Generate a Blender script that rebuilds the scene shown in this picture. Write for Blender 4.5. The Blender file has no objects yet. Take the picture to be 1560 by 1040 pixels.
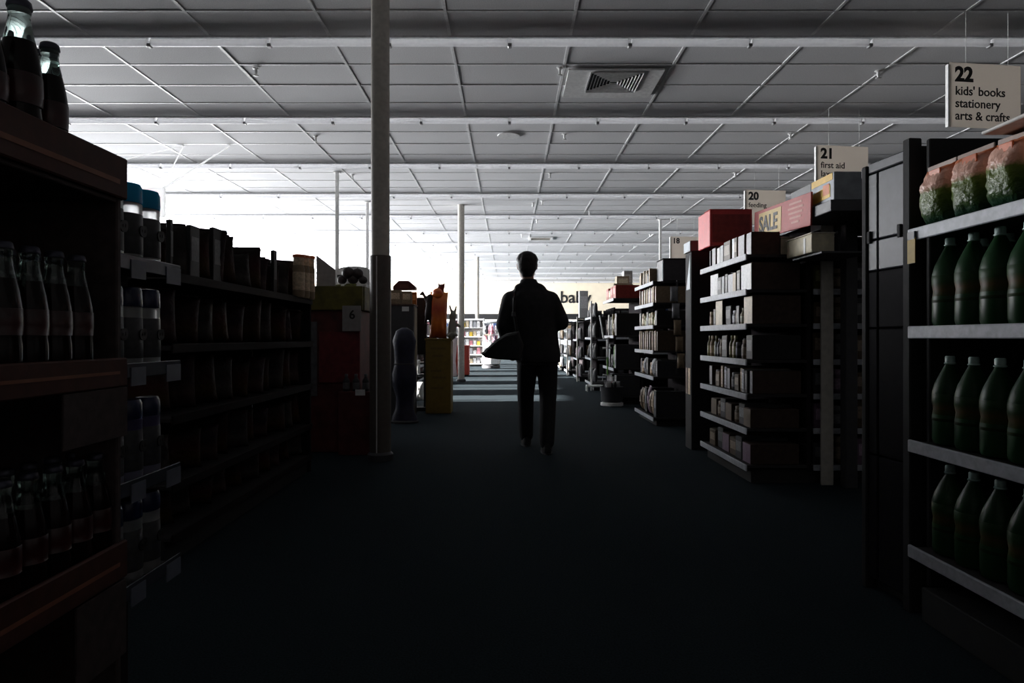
import bpy, math, random
from mathutils import Vector, Matrix

# ------------------------------------------------------------------ camera, sky, daylight, exposure
S = bpy.context.scene
C = S.collection
CAMZ, F, CX, CY = 1.02, 1012.0, 775.0, 514.0
cam_data = bpy.data.cameras.new('camera')
cam_data.sensor_width = 36.0
cam_data.lens = F / 1560.0 * 36.0
cam_data.shift_x = (780.0 - CX) / 1560.0
cam_data.shift_y = (CY - 520.0) / 1560.0
cam_data.clip_start, cam_data.clip_end = 0.02, 200.0
cam = bpy.data.objects.new('camera', cam_data)
cam.location = (0, 0, CAMZ)
cam.rotation_euler = (math.pi / 2, 0, 0)
C.objects.link(cam)
S.camera = cam
S.view_settings.view_transform = 'Standard'
S.view_settings.look = 'None'
S.view_settings.gamma = 1.0
S.view_settings.use_curve_mapping = False
S.view_settings.exposure = 0.0

W = bpy.data.worlds.new('daylight_sky')
S.world = W
W.use_nodes = True
W.node_tree.nodes['Background'].inputs['Color'].default_value = (0.955, 0.97, 1.0, 1)
W.node_tree.nodes['Background'].inputs['Strength'].default_value = 76.0

WIN_X = -12.0
OPENINGS = [(9.8, 16.0, 2.45, 3.05), (16.0, 35.4, 0.25, 3.70)]      # unseen high windows shaped for floor stripes and ceiling light, then the full-height shop front
for a_, b_, c_, d_ in OPENINGS:
    pl = bpy.data.lights.new('window_daylight', 'AREA')
    pl.shape = 'RECTANGLE'; pl.size, pl.size_y = b_ - a_, d_ - c_
    pl.cycles.is_portal = True
    po = bpy.data.objects.new('window_daylight', pl)
    po.location = (WIN_X - 0.25, (a_ + b_) / 2, (c_ + d_) / 2)
    po.rotation_euler = (math.pi / 2, 0, -math.pi / 2)              # faces into the shop
    C.objects.link(po)
sl = bpy.data.lights.new('low_sun', 'SUN')
sl.energy, sl.angle, sl.color = 100.0, math.radians(.53), (1.0, .97, .93)
so_ = bpy.data.objects.new('low_sun', sl)
SUN_EL = math.radians(13.0)
so_.rotation_euler = Vector((math.cos(SUN_EL), math.tan(math.radians(3.5)), -math.sin(SUN_EL))).to_track_quat('-Z', 'Y').to_euler()
so_.location = (-16, 20, 6)
C.objects.link(so_)
try:
    S.cycles.use_denoising = True
    S.cycles.max_bounces = 8
    S.cycles.diffuse_bounces = 4
    S.cycles.transparent_max_bounces = 8
    S.cycles.caustics_refractive = False
    S.cycles.caustics_reflective = False
except Exception:
    pass

def PX(px, y): return (px - CX) * y / F
def PZ(py, y): return CAMZ + (CY - py) * y / F

# ------------------------------------------------------------------ materials
MATS = {}
def mat(key, color=(.5, .5, .5), rough=.6, metal=0., var=.12, scale=25., bump=0., trans=0., ior=1.45, spec=.5, alpha=None):
    if key in MATS: return MATS[key]
    m = bpy.data.materials.new(key); m.use_nodes = True
    nt = m.node_tree; b = nt.nodes['Principled BSDF']
    tc = nt.nodes.new('ShaderNodeTexCoord'); nz = nt.nodes.new('ShaderNodeTexNoise'); cr = nt.nodes.new('ShaderNodeValToRGB')
    nz.inputs['Scale'].default_value = scale; nz.inputs['Detail'].default_value = 4
    nt.links.new(tc.outputs['Object'], nz.inputs['Vector'])
    cr.color_ramp.elements[0].position, cr.color_ramp.elements[1].position = .3, .7
    cr.color_ramp.elements[0].color = tuple(max(0, c * (1 - var)) for c in color) + (1,)
    cr.color_ramp.elements[1].color = tuple(min(1, c * (1 + var)) for c in color) + (1,)
    nt.links.new(nz.outputs['Fac'], cr.inputs['Fac']); nt.links.new(cr.outputs['Color'], b.inputs['Base Color'])
    b.inputs['Roughness'].default_value = rough; b.inputs['Metallic'].default_value = metal
    b.inputs['Transmission Weight'].default_value = trans; b.inputs['IOR'].default_value = ior
    b.inputs['Specular IOR Level'].default_value = spec
    if bump:
        bp = nt.nodes.new('ShaderNodeBump'); bp.inputs['Strength'].default_value = bump; bp.inputs['Distance'].default_value = .01
        nt.links.new(nz.outputs['Fac'], bp.inputs['Height']); nt.links.new(bp.outputs['Normal'], b.inputs['Normal'])
    MATS[key] = m
    return m

def banded(key, stops, rough=.3, bump=.3, scale=22., axis='Z', spec=.5):
    """print on packaging: colours along the pack's own height (generated coordinates) with crinkle relief"""
    if key in MATS: return MATS[key]
    m = bpy.data.materials.new(key); m.use_nodes = True
    nt = m.node_tree; b = nt.nodes['Principled BSDF']
    tc = nt.nodes.new('ShaderNodeTexCoord'); sp = nt.nodes.new('ShaderNodeSeparateXYZ'); cr = nt.nodes.new('ShaderNodeValToRGB')
    nz = nt.nodes.new('ShaderNodeTexNoise'); nz.inputs['Scale'].default_value = scale; nz.inputs['Detail'].default_value = 5
    ad = nt.nodes.new('ShaderNodeMath'); ad.operation = 'MULTIPLY_ADD'; ad.inputs[1].default_value = .12
    nt.links.new(tc.outputs['Generated'], sp.inputs[0]); nt.links.new(tc.outputs['Object'], nz.inputs['Vector'])
    nt.links.new(nz.outputs['Fac'], ad.inputs[0]); nt.links.new(sp.outputs[axis], ad.inputs[2])
    nt.links.new(ad.outputs[0], cr.inputs['Fac'])
    r = cr.color_ramp
    while len(r.elements) < len(stops): r.elements.new(.5)
    for e, (p, c) in zip(r.elements, stops): e.position = p; e.color = tuple(c) + (1,)
    nt.links.new(cr.outputs['Color'], b.inputs['Base Color'])
    b.inputs['Roughness'].default_value = rough; b.inputs['Specular IOR Level'].default_value = spec
    bp = nt.nodes.new('ShaderNodeBump'); bp.inputs['Strength'].default_value = bump; bp.inputs['Distance'].default_value = .02
    nt.links.new(nz.outputs['Fac'], bp.inputs['Height']); nt.links.new(bp.outputs['Normal'], b.inputs['Normal'])
    MATS[key] = m
    return m

def pane_mat():
    m = bpy.data.materials.new('window_pane_glass'); m.use_nodes = True
    nt = m.node_tree; nt.nodes.remove(nt.nodes['Principled BSDF'])
    t = nt.nodes.new('ShaderNodeBsdfTransparent'); g = nt.nodes.new('ShaderNodeBsdfGlossy'); mx = nt.nodes.new('ShaderNodeMixShader')
    g.inputs['Roughness'].default_value = .02; t.inputs['Color'].default_value = (.95, .95, .95, 1)
    mx.inputs[0].default_value = .06; nt.links.new(t.outputs[0], mx.inputs[1]); nt.links.new(g.outputs[0], mx.inputs[2])
    nt.links.new(mx.outputs[0], nt.nodes['Material Output'].inputs['Surface'])
    return m

def see_through(m, amount, color):
    """thin plastic that lets light through from behind"""
    nt = m.node_tree; out = nt.nodes['Material Output']; b = nt.nodes['Principled BSDF']
    t = nt.nodes.new('ShaderNodeBsdfTranslucent'); t.inputs['Color'].default_value = tuple(color) + (1,)
    mx = nt.nodes.new('ShaderNodeMixShader'); mx.inputs[0].default_value = amount
    nt.links.new(b.outputs[0], mx.inputs[1]); nt.links.new(t.outputs[0], mx.inputs[2]); nt.links.new(mx.outputs[0], out.inputs['Surface'])
    return m

M_tile = mat('ceiling_tile_board', (.72, .72, .73), .8, var=.10, scale=90, bump=.25, spec=.5)
M_tee = mat('ceiling_tee_metal', (.84, .84, .84), .45)
M_paint = mat('white_paint', (.78, .78, .77), .5)
M_housing = mat('white_enamel', (.72, .72, .74), .35)
M_tube = mat('tube_diffuser_acrylic', (.93, .94, .96), .32, spec=.9); see_through(M_tube, .6, (.95, .95, .96))
M_dark = mat('black_plastic', (.012, .012, .013), .5)
M_black = mat('matt_black', (.012, .012, .013), .8)
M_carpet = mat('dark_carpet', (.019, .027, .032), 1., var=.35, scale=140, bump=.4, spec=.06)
M_beige = mat('beige_wall_paint', (.80, .71, .56), .8, var=.05, scale=3)
M_wall = mat('grey_wall_paint', (.26, .25, .24), .8, var=.05, scale=3)
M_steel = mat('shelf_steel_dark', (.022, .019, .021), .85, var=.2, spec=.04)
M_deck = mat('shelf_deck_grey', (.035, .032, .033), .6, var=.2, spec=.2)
M_rail = mat('price_rail_white', (.40, .42, .46), .5, var=.15, scale=40)
M_pane = pane_mat()
M_column = mat('column_paint', (.50, .47, .42), .55)
M_dgrey = mat('dark_grey_plastic', (.045, .045, .05), .5)

# ------------------------------------------------------------------ mesh building
class MB:
    def __init__(s): s.v = []; s.f = []
    def add(s, v, f, M=None):
        o = len(s.v)
        s.v += [tuple(M @ Vector(p)) if M is not None else tuple(p) for p in v]
        s.f += [tuple(i + o for i in q) for q in f]
        return s
    def box(s, x0, x1, y0, y1, z0, z1, M=None):
        v = [(x0, y0, z0), (x1, y0, z0), (x1, y1, z0), (x0, y1, z0), (x0, y0, z1), (x1, y0, z1), (x1, y1, z1), (x0, y1, z1)]
        return s.add(v, [(0, 3, 2, 1), (4, 5, 6, 7), (0, 1, 5, 4), (1, 2, 6, 5), (2, 3, 7, 6), (3, 0, 4, 7)], M)
    def cbox(s, x0, x1, y0, y1, z0, z1, c=.004, M=None):
        c = min(c, (x1 - x0) * .3, (y1 - y0) * .3, (z1 - z0) * .3)
        v = []; idx = {}
        for i, (X, sx) in enumerate(((x0, 1), (x1, -1))):
            for j, (Y, sy) in enumerate(((y0, 1), (y1, -1))):
                for k, (Z, sz) in enumerate(((z0, 1), (z1, -1))):
                    idx[i, j, k] = len(v)
                    v += [(X, Y + sy * c, Z + sz * c), (X + sx * c, Y, Z + sz * c), (X + sx * c, Y + sy * c, Z)]
        f = []
        q = lambda i, j, k, a: idx[i, j, k] + a
        f.append((q(0,0,0,0), q(0,0,1,0), q(0,1,1,0), q(0,1,0,0))); f.append((q(1,0,0,0), q(1,1,0,0), q(1,1,1,0), q(1,0,1,0)))
        f.append((q(0,0,0,1), q(1,0,0,1), q(1,0,1,1), q(0,0,1,1))); f.append((q(0,1,0,1), q(0,1,1,1), q(1,1,1,1), q(1,1,0,1)))
        f.append((q(0,0,0,2), q(0,1,0,2), q(1,1,0,2), q(1,0,0,2))); f.append((q(0,0,1,2), q(1,0,1,2), q(1,1,1,2), q(0,1,1,2)))
        for a in (0, 1):
            for b in (0, 1):
                f.append((q(a,b,0,0), q(a,b,0,1), q(a,b,1,1), q(a,b,1,0)) if (a ^ b) else (q(a,b,0,0), q(a,b,1,0), q(a,b,1,1), q(a,b,0,1))[::-1])
                f.append((q(a,0,b,0), q(a,0,b,2), q(a,1,b,2), q(a,1,b,0)))
                f.append((q(0,a,b,1), q(1,a,b,1), q(1,a,b,2), q(0,a,b,2)))
        for i in (0, 1):
            for j in (0, 1):
                for k in (0, 1): f.append((q(i,j,k,0), q(i,j,k,1), q(i,j,k,2)))
        return s.add(v, f, M)
    def lathe(s, prof, n=16, M=None, sx=1., sy=1.):
        v = []; f = []
        for r, z in prof:
            for i in range(n):
                a = 2 * math.pi * i / n
                v.append((r * math.cos(a) * sx, r * math.sin(a) * sy, z))
        for j in range(len(prof) - 1):
            for i in range(n):
                k = (i + 1) % n
                f.append((j*n+i, j*n+k, (j+1)*n+k, (j+1)*n+i))
        f.append(tuple(range(n))[::-1]); f.append(tuple((len(prof)-1)*n+i for i in range(n)))
        return s.add(v, f, M)
    def tube(s, pts, r, n=8, M=None):
        pts = [Vector(p) for p in pts]; v = []; f = []
        rs = r if isinstance(r, (list, tuple)) else [r] * len(pts)
        for j, p in enumerate(pts):
            d = (pts[min(j+1, len(pts)-1)] - pts[max(j-1, 0)]).normalized()
            u = d.cross(Vector((0, 0, 1)) if abs(d.z) < .9 else Vector((1, 0, 0))).normalized(); w = d.cross(u)
            for i in range(n):
                a = 2 * math.pi * i / n
                v.append(tuple(p + (u * math.cos(a) + w * math.sin(a)) * rs[j]))
        for j in range(len(pts) - 1):
            for i in range(n):
                k = (i + 1) % n
                f.append((j*n+i, (j+1)*n+i, (j+1)*n+k, j*n+k))
        f.append(tuple(range(n))); f.append(tuple((len(pts)-1)*n+i for i in range(n))[::-1])
        return s.add(v, f, M)
    def prism(s, poly, a0, a1, axis='y', M=None):
        n = len(poly)
        mk = {'y': lambda p, a: (p[0], a, p[1]), 'x': lambda p, a: (a, p[0], p[1]), 'z': lambda p, a: (p[0], p[1], a)}[axis]
        v = [mk(p, a0) for p in poly] + [mk(p, a1) for p in poly]
        f = [tuple(range(n)), tuple(range(n, 2*n))[::-1]] + [(i, i+n, (i+1) % n + n, (i+1) % n) for i in range(n)]
        return s.add(v, f, M)
    def capsule(s, p, q, r1, r2, n=14, squash=1., M=None):
        p, q = Vector(p), Vector(q); d = (q - p); L = d.length
        d = d.normalized() if L > 1e-6 else Vector((0, 0, 1))
        u = d.cross(Vector((0, 1, 0)) if abs(d.y) < .9 else Vector((1, 0, 0))).normalized(); w = d.cross(u)
        rings = [(-r1 * math.cos(t), r1 * math.sin(t)) for t in (.25, .6, 1.1)] + [(0, r1), (L, r2)] + [(L + r2 * math.cos(t), r2 * math.sin(t)) for t in (1.1, .6, .25)]
        v = []; f = []
        for h, r in rings:
            for i in range(n):
                a = 2 * math.pi * i / n
                v.append(tuple(p + d * h + (u * math.cos(a) + w * math.sin(a) * squash) * r))
        m = len(rings)
        for j in range(m - 1):
            for i in range(n):
                k = (i + 1) % n
                f.append((j*n+i, j*n+k, (j+1)*n+k, (j+1)*n+i))
        f.append(tuple(range(n))[::-1]); f.append(tuple((m-1)*n+i for i in range(n)))
        return s.add(v, f, M)
    def loft(s, rings, n=20, M=None, e=1.):
        """rings of (x, y, z, rx, ry)"""
        v = []; f = []
        for x, y, z, rx, ry in rings:
            for i in range(n):
                a = 2 * math.pi * i / n; ca, sa = math.cos(a), math.sin(a)
                v.append((x + rx * math.copysign(abs(ca) ** e, ca), y + ry * math.copysign(abs(sa) ** e, sa), z))
        for j in range(len(rings) - 1):
            for i in range(n):
                k = (i + 1) % n
                f.append((j*n+i, j*n+k, (j+1)*n+k, (j+1)*n+i))
        f.append(tuple(range(n))[::-1]); f.append(tuple((len(rings)-1)*n+i for i in range(n)))
        return s.add(v, f, M)
    def pillow(s, w, h, d, nx=8, nz=10, rng=None, crimp=.06, M=None):
        """a filled bag standing on its lower seam: seams at top and bottom, belly bulging"""
        v = []; f = []; rng = rng or random.Random(1)
        for side in (-1, 1):
            for j in range(nz + 1):
                t = j / nz
                for i in range(nx + 1):
                    u = i / nx * 2 - 1
                    prof = max(0, 1 - abs(2 * t - 1) ** 3) ** .7
                    if t > 1 - crimp or t < crimp * .4: prof = 0.02
                    dep = d / 2 * prof * max(0, 1 - abs(u) ** 3.5) ** .6
                    jit = (rng.random() - .5) * .10 * d * (1 if 0 < j < nz and 0 < i < nx else 0)
                    ww = w / 2 * (1 - .07 * prof)
                    zz = t * h + ((rng.random() - .5) * .02 * h if j == nz else 0)
                    v.append((u * ww, side * (dep + .0008) + jit, zz))
        N = (nx + 1) * (nz + 1)
        for j in range(nz):
            for i in range(nx):
                a = j * (nx + 1) + i
                f.append((a, a + 1, a + nx + 2, a + nx + 1)); f.append((N + a, N + a + nx + 1, N + a + nx + 2, N + a + 1))
        for i in range(nx):
            f.append((i, N + i, N + i + 1, i + 1)); a = nz * (nx + 1) + i; f.append((a, a + 1, N + a + 1, N + a))
        for j in range(nz):
            a = j * (nx + 1); f.append((a, a + nx + 1, N + a + nx + 1, N + a)); a += nx; f.append((a, N + a, N + a + nx + 1, a + nx + 1))
        return s.add(v, f, M)
    def mesh(s, name, smooth=None):
        me = bpy.data.meshes.new(name); me.from_pydata(s.v, [], s.f)
        if smooth is not None:
            me.polygons.foreach_set('use_smooth', [True] * len(me.polygons))
            try: me.set_sharp_from_angle(angle=math.radians(smooth))
            except Exception: pass
        me.update()
        return me

def link(name, me, m=None, parent=None, loc=None, rot=None):
    o = bpy.data.objects.new(name, me); C.objects.link(o)
    if m is not None and me is not None and hasattr(me, 'materials') and not me.materials: me.materials.append(m)
    if parent is not None: o.parent = parent
    if loc is not None: o.location = loc
    if rot is not None: o.rotation_euler = rot if isinstance(rot, (tuple, list)) else (0, 0, rot)
    return o
def obj(name, mb, m, parent=None, loc=None, rot=None, smooth=None): return link(name, mb.mesh(name, smooth), m, parent, loc, rot)
def thing(name, label, cat, loc=(0, 0, 0), rot=0, group=None):
    o = link(name, None, None, None, loc, rot); return tag(o, label, cat, group)
USED = {}
def tag(o, label, cat, group=None):
    o['label'] = label; o['category'] = cat
    if group: o['group'] = group
    USED[label] = USED.get(label, 0) + 1
    return o
def struct(name, mb, m, parent=None, loc=None, rot=None, smooth=None):
    o = obj(name, mb, m, parent, loc, rot, smooth)
    if parent is None: o['kind'] = 'structure'
    return o
def copy_tree(src, loc, rot, label, group=None, cat=None, parent=None):
    r = src.copy(); C.objects.link(r)
    if parent is None:
        r.location = loc; r.rotation_euler = rot if isinstance(rot, (tuple, list)) else (0, 0, rot)
        tag(r, label, cat or src['category'], group or src.get('group'))
    else: r.parent = parent
    for ch in KIDS.get(src.name, ()): copy_tree(ch, None, None, None, parent=r)
    return r
KIDS = {}
def proto(root, *kids):
    """remember the parts of a thing so that copies get copies of them"""
    KIDS[root.name] = list(kids); return root
def text(parent, body, size, loc, rot, m, name='lettering', align='LEFT', bold=0., ext=.0015):
    cu = bpy.data.curves.new(name, 'FONT'); cu.body = body; cu.size = size; cu.extrude = ext; cu.offset = bold; cu.align_x = align
    cu.resolution_u = 3
    t = bpy.data.objects.new('t', cu); C.objects.link(t)
    dg = bpy.context.evaluated_depsgraph_get(); dg.update()
    me = bpy.data.meshes.new_from_object(t.evaluated_get(dg), depsgraph=dg)
    bpy.data.objects.remove(t); bpy.data.curves.remove(cu); me.materials.clear(); me.name = name
    return link(name, me, m, parent, loc, rot)
def TR(x, y, z): return Matrix.Translation((x, y, z))
def RX(a): return Matrix.Rotation(a, 4, 'X')
def RY(a): return Matrix.Rotation(a, 4, 'Y')
def RZ(a): return Matrix.Rotation(a, 4, 'Z')
ORD = ['first', 'second', 'third', 'fourth', 'fifth', 'sixth', 'seventh', 'eighth', 'ninth', 'tenth', 'eleventh', 'twelfth', 'thirteenth', 'fourteenth', 'fifteenth', 'sixteenth', 'seventeenth', 'eighteenth', 'nineteenth', 'twentieth', 'twenty-first', 'twenty-second', 'twenty-third', 'twenty-fourth', 'twenty-fifth', 'twenty-sixth']

# ------------------------------------------------------------------ room shell
X0R, X1R, Y0R, Y1R, HC = -12.0, 13.0, -3.0, 36.6, CAMZ + 3.05
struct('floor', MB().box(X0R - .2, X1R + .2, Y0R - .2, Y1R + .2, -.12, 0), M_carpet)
wl = MB()
wl.box(X0R - .2, X0R, Y0R - .2, 9.9, 0, HC + .3); wl.box(X0R - .2, X0R, 35.4, Y1R + .2, 0, HC + .3)
for a_, b_, c_, d_ in OPENINGS: wl.box(X0R - .2, X0R, a_, b_, 0, c_); wl.box(X0R - .2, X0R, a_, b_, d_, HC + .3)
struct('wall_left', wl, M_wall)
struct('wall_right', MB().box(X1R, X1R + .2, Y0R - .2, Y1R + .2, 0, HC + .3), M_wall)
wf = struct('wall_far', MB().box(X0R, X1R, Y1R, Y1R + .2, 0, HC + .3), M_beige)
struct('wall_back', MB().box(X0R, X1R, Y0R - .2, Y0R, 0, HC + .3), M_wall)
struct('trim_1', MB().box(X0R, X1R, Y1R - .05, Y1R, PZ(486, Y1R), PZ(478, Y1R)), M_black)
struct('baseboard_far', MB().box(X0R, X1R, Y1R - .02, Y1R - .001, 0, .12), M_dgrey)
# lettering of the department name on the far wall
bx = PX(853, Y1R)
text(wf, 'baby', .92, (bx, Y1R - .02, PZ(461, Y1R)), (math.pi / 2, 0, 0), M_black, name='wall_lettering', bold=.012, ext=.015)
# shop windows in the wall at the left
wn = 0
for ya_, yb_, za_, zb_ in OPENINGS:
    k_ = max(1, round((yb_ - ya_) / 2.55)); wy = (yb_ - ya_) / k_
    for i in range(k_):
        wn += 1
        y0, y1 = ya_ + i * wy, ya_ + (i + 1) * wy
        fr = MB()
        for a, b, c, d in ((y0, y0 + .05, za_, zb_), (y1 - .05, y1, za_, zb_), (y0 + .05, y1 - .05, za_, za_ + .05), (y0 + .05, y1 - .05, zb_ - .05, zb_)):
            fr.box(X0R - .14, X0R - .06, a, b, c, d)
        w = struct('window_%d' % wn, fr, M_dgrey)
        obj('window_pane', MB().box(X0R - .104, X0R - .098, y0 + .05, y1 - .05, za_ + .05, zb_ - .05), M_pane, w)

# ------------------------------------------------------------------ ceiling: lay-in boards on a tee grid
GX, GXO, GY, GYO = 1.22, -.595, .61, 6.83
ceil = struct('ceiling', MB().box(X0R - .2, X1R + .2, Y0R - .2, Y1R + .2, HC + .05, HC + .2), M_tile)
nx0, nx1 = math.floor((X0R - GXO) / GX), math.ceil((X1R - GXO) / GX)
ny0, ny1 = math.floor((Y0R - GYO) / GY), math.ceil((Y1R - GYO) / GY)
cells = [(i, j) for i in range(nx0, nx1) for j in range(ny0, ny1)]
VENTS = {(1, 1), (1, 2)}
def vis(c):
    x, y = GXO + (c[0] + .5) * GX, GYO + (c[1] + .5) * GY
    if y < 5.2: return -1
    px, py = CX + x * F / y, CY - 3.05 * F / y
    return 1 / (y * y) if -60 < px < 1620 else -1
cells.sort(key=vis, reverse=True)
tile_me = [MB().cbox(-GX/2 + .012, GX/2 - .012, -GY/2 + .009, GY/2 - .009, 0, .02, .005).mesh('ceiling_tile') for _ in range(1)][0]
rng = random.Random(5)
rest = MB(); k = 0
for c in cells:
    x, y = GXO + (c[0] + .5) * GX, GYO + (c[1] + .5) * GY
    dz = rng.uniform(0, .004)
    xa, xb, ya, yb = max(x - GX/2, X0R), min(x + GX/2, X1R), max(y - GY/2, Y0R), min(y + GY/2, Y1R)
    if xb - xa < .1 or yb - ya < .1: continue
    full = xb - xa > GX - .01 and yb - ya > GY - .01
    if k < 290 and vis(c) > 0 and full:
        t = link('ceiling_tile', tile_me, M_tile, ceil, (x, y, HC + .004 + dz)); k += 1
    else: rest.box(xa + .012, xb - .012, ya + .012, yb - .012, HC + .004 + dz, HC + .024)
rt = obj('ceiling_tile_field', rest, M_tile, ceil); rt['kind'] = 'stuff'
tee = MB()
for i in range(nx0, nx1 + 1):
    x = GXO + i * GX
    if X0R < x < X1R: tee.box(x - .014, x + .014, Y0R, Y1R, HC, HC + .012)
for j in range(ny0, ny1 + 1):
    y = GYO + j * GY
    if Y0R < y < Y1R: tee.box(X0R, X1R, y - .013, y + .013, HC + .001, HC + .010)
tg = obj('ceiling_tee_grid', tee, M_tee, ceil); tg['kind'] = 'stuff'

# strip lights: one continuous run across the shop every fourth tile
LROW0, LSTEP = 6.75, 2.44
hs = MB().box(X0R, X1R, -.045, .045, -.022, -.002).mesh('housing')
tube_me = MB().tube([(-.590, 0, 0), (.590, 0, 0)], .037, 18).mesh('tube', 40)
hold_me = MB().cbox(-.019, .019, -.030, .030, -.022, .012, .005).mesh('lamp_holder')
M_hold = mat('lamp_holder_grey', (.32, .32, .33), .4)
for n in range(-1, 13):
    y = LROW0 + n * LSTEP
    if y > Y1R - .3: break
    nm = 'strip light run across the ceiling'
    lab = ('unlit tube %s, overhead out of sight' % nm if n < 0 else 'unlit tube %s, %s row counted from the near side' % (nm, ORD[n]))
    r = thing('strip_light', lab, 'light', (0, y, HC), 0, 'rows of strip lights')
    link('housing', hs, M_housing, r)
    if n < 0: continue
    for i in range(-10, 11):
        x = .01 + (i + .5) * GX
        if x - .6 < X0R or x + .6 > X1R or abs(x) > .86 * y + 1: continue
        if n <= 7 or i % 1 == 0:
            link('tube', tube_me, M_tube, r, (x, 0, -.056))
            link('lamp_holder', hold_me, M_hold, r, (x - GX / 2, 0, -.082))
# ------------------------------------------------------------------ things on the ceiling
def on_ceiling(px, py, h=3.05):
    y = h * F / (CY - py); return PX(px, y), y
# square supply-air diffuser in its sheet-metal plate
x, y0 = .68, 7.53
vt = thing('ceiling_vent', 'square four-way air diffuser in a white metal plate in the ceiling', 'vent', (1.225, 7.96, HC))
pt = MB()
for a in ((-.545, -.285, -.43, .43), (.325, .545, -.43, .43), (-.285, .325, -.43, -.37), (-.285, .325, .23, .43)):
    pt.box(a[0], a[1], a[2], a[3], -.022, -.002)
obj('plate', pt, M_paint, vt)
obj('duct', MB().box(-.285, .325, -.37, .23, -.004, .004), M_black, vt)
cxv, cyv = .02, -.07
for k in range(8):
    ro = .30 - k * .036
    if ro < .03: break
    for s in range(4):
        a = s * math.pi / 2
        M = TR(cxv, cyv, 0) @ RZ(a)
        m = MB().add([(ro, -ro, -.034), (ro, ro, -.034), (ro - .008, ro - .008, -.012), (ro - .008, -ro + .008, -.012),
                      (ro + .003, -ro, -.034), (ro + .003, ro, -.034), (ro - .005, ro - .008, -.010), (ro - .005, -ro + .008, -.010)],
                     [(0, 1, 2, 3), (4, 7, 6, 5), (0, 4, 5, 1), (2, 6, 7, 3), (1, 5, 6, 2), (3, 7, 4, 0)], M)
        obj('slat', m, M_paint, vt)
# speaker
sx, sy = on_ceiling(775, 206)
sp = thing('ceiling_speaker', 'flat round white speaker grille set in the ceiling', 'speaker', (sx, sy, HC))
obj('rim', MB().lathe([(.165, 0), (.172, -.006), (.165, -.014), (.150, -.014)], 28), M_paint, sp, smooth=40)
obj('grille', MB().lathe([(.152, -.002), (.150, -.010), (.10, -.013), (.02, -.014)], 28), M_tile, sp, smooth=40)
for kk, (px, py) in enumerate(((824, 363), (905, 372))):
    hx, hy = on_ceiling(px, py)
    h = thing('ceiling_vent', ('flat square return-air grille far down the ceiling, nearer of the far pair' if kk == 0 else 'flat square return-air grille far down the ceiling, farther of the far pair'), 'vent', (hx, hy, HC))
    fr = MB()
    for a in ((-.36, -.30, -.3, .3), (.30, .36, -.3, .3), (-.30, .30, -.3, -.25), (-.30, .30, .25, .3)): fr.box(a[0], a[1], a[2], a[3], -.025, -.002)
    obj('frame', fr, M_paint, h)
    for q in range(6): obj('slat', MB().box(-.30, .30, -.014, .014, -.004, .002, TR(0, -.20 + q * .08, -.012) @ RX(.7)), M_column, h)
# sprinkler heads: pipe drop, body, deflector
spr = [(390, 108, 'above the cola bottle shelf'), (853, 107, 'just beside the square air diffuser'), (1338, 112, 'in front of the number 22 sign'),
       (481, 211, 'beyond the second strip row, above the snack bags'), (860, 208, 'between the speaker and the aisle signs'), (1204, 208, 'close to the number 21 sign'),
       (537, 270, 'just past the near column, behind the third strip row'), (838, 268, 'past the third strip row, above the walking person'), (1120, 267, 'before the number 20 sign'),
       (812, 313, 'past the fourth strip row, left one of a tight pair'), (826, 310, 'past the fourth strip row, right one of a tight pair'), (898, 326, 'small, past the fourth strip row on its own'),
       (818, 339, 'past the fifth strip row, over the person'), (1022, 336, 'past the fifth strip row, beside the thin right pole'),
       (795, 361, 'past the sixth strip row, over the person'), (990, 360, 'past the sixth strip row, left of the thin right pole'),
       (966, 377, 'past the seventh strip row, farthest of all on the right')]
s0 = None
for px, py, w in spr:
    x, y = on_ceiling(px, py - 4)
    lab = 'white sprinkler head ' + w
    if s0 is None:
        s0 = thing('sprinkler', lab, 'sprinkler', (x, y, HC), 0, 'sprinkler heads in the ceiling')
        proto(s0, obj('rose', MB().lathe([(.038, 0), (.036, -.006), (.018, -.012)], 14), M_paint, s0, smooth=40),
              obj('body', MB().lathe([(.015, -.008), (.017, -.05), (.012, -.058), (.012, -.075)], 12), M_paint, s0, smooth=40),
              obj('deflector', MB().lathe([(.012, -.074), (.030, -.080), (.031, -.085), (.006, -.088)], 14), M_paint, s0, smooth=40))
    else: copy_tree(s0, (x, y, HC), 0, lab)

# columns, power poles
def column(px, y, sleeve, w=.076):
    o = struct('column', MB().lathe([(w, 0), (w, HC + .03)], 32), M_column, None, (PX(px, y), y, 0), smooth=40)
    if sleeve: obj('column_sleeve', MB().lathe([(w + .012, .002), (w + .012, 1.70), (w + .001, 1.702)], 32), mat('column_sleeve_dark', (.10, .085, .075), .5), o, smooth=40)
    obj('base_collar', MB().lathe([(w + .03, .0), (w + .03, .05), (w + .012, .07)], 32), M_dgrey, o, smooth=40)
    return o
c1 = column(579.5, 5.55, True)
obj('sleeve_seam', MB().box(-.004, .004, -.094, -.082, .07, 1.69, RZ(-.15)), M_paint, c1)
column(702.5, 15.3, False); column(727, 25.2, False)
for px, py, ytop, lab in ((513.5, 1.502, 12.25, 'thin white power pole behind the snack bags, left of a pair'), (559.5, 1.502, 14.925, 'thin white power pole beside the near column, right of a pair'),
                          (1006, 0.0, 17.2, 'thin white power pole rising behind shelves on the far right side')):
    t = thing('power_pole', lab, 'pole', (PX(px, ytop), ytop, 0), 0, 'thin power poles'); zb_ = float(py)
    obj('pole', MB().cbox(-.03, .03, -.03, .03, zb_, HC, .006), M_paint, t)
    obj('ceiling_plate', MB().cbox(-.06, .06, -.06, .06, HC - .012, HC - .001, .003), M_paint, t)
    obj('outlet_box', MB().cbox(-.04, .04, -.045, -.031, zb_ + .4, zb_ + .52, .004), M_dgrey, t)

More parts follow.
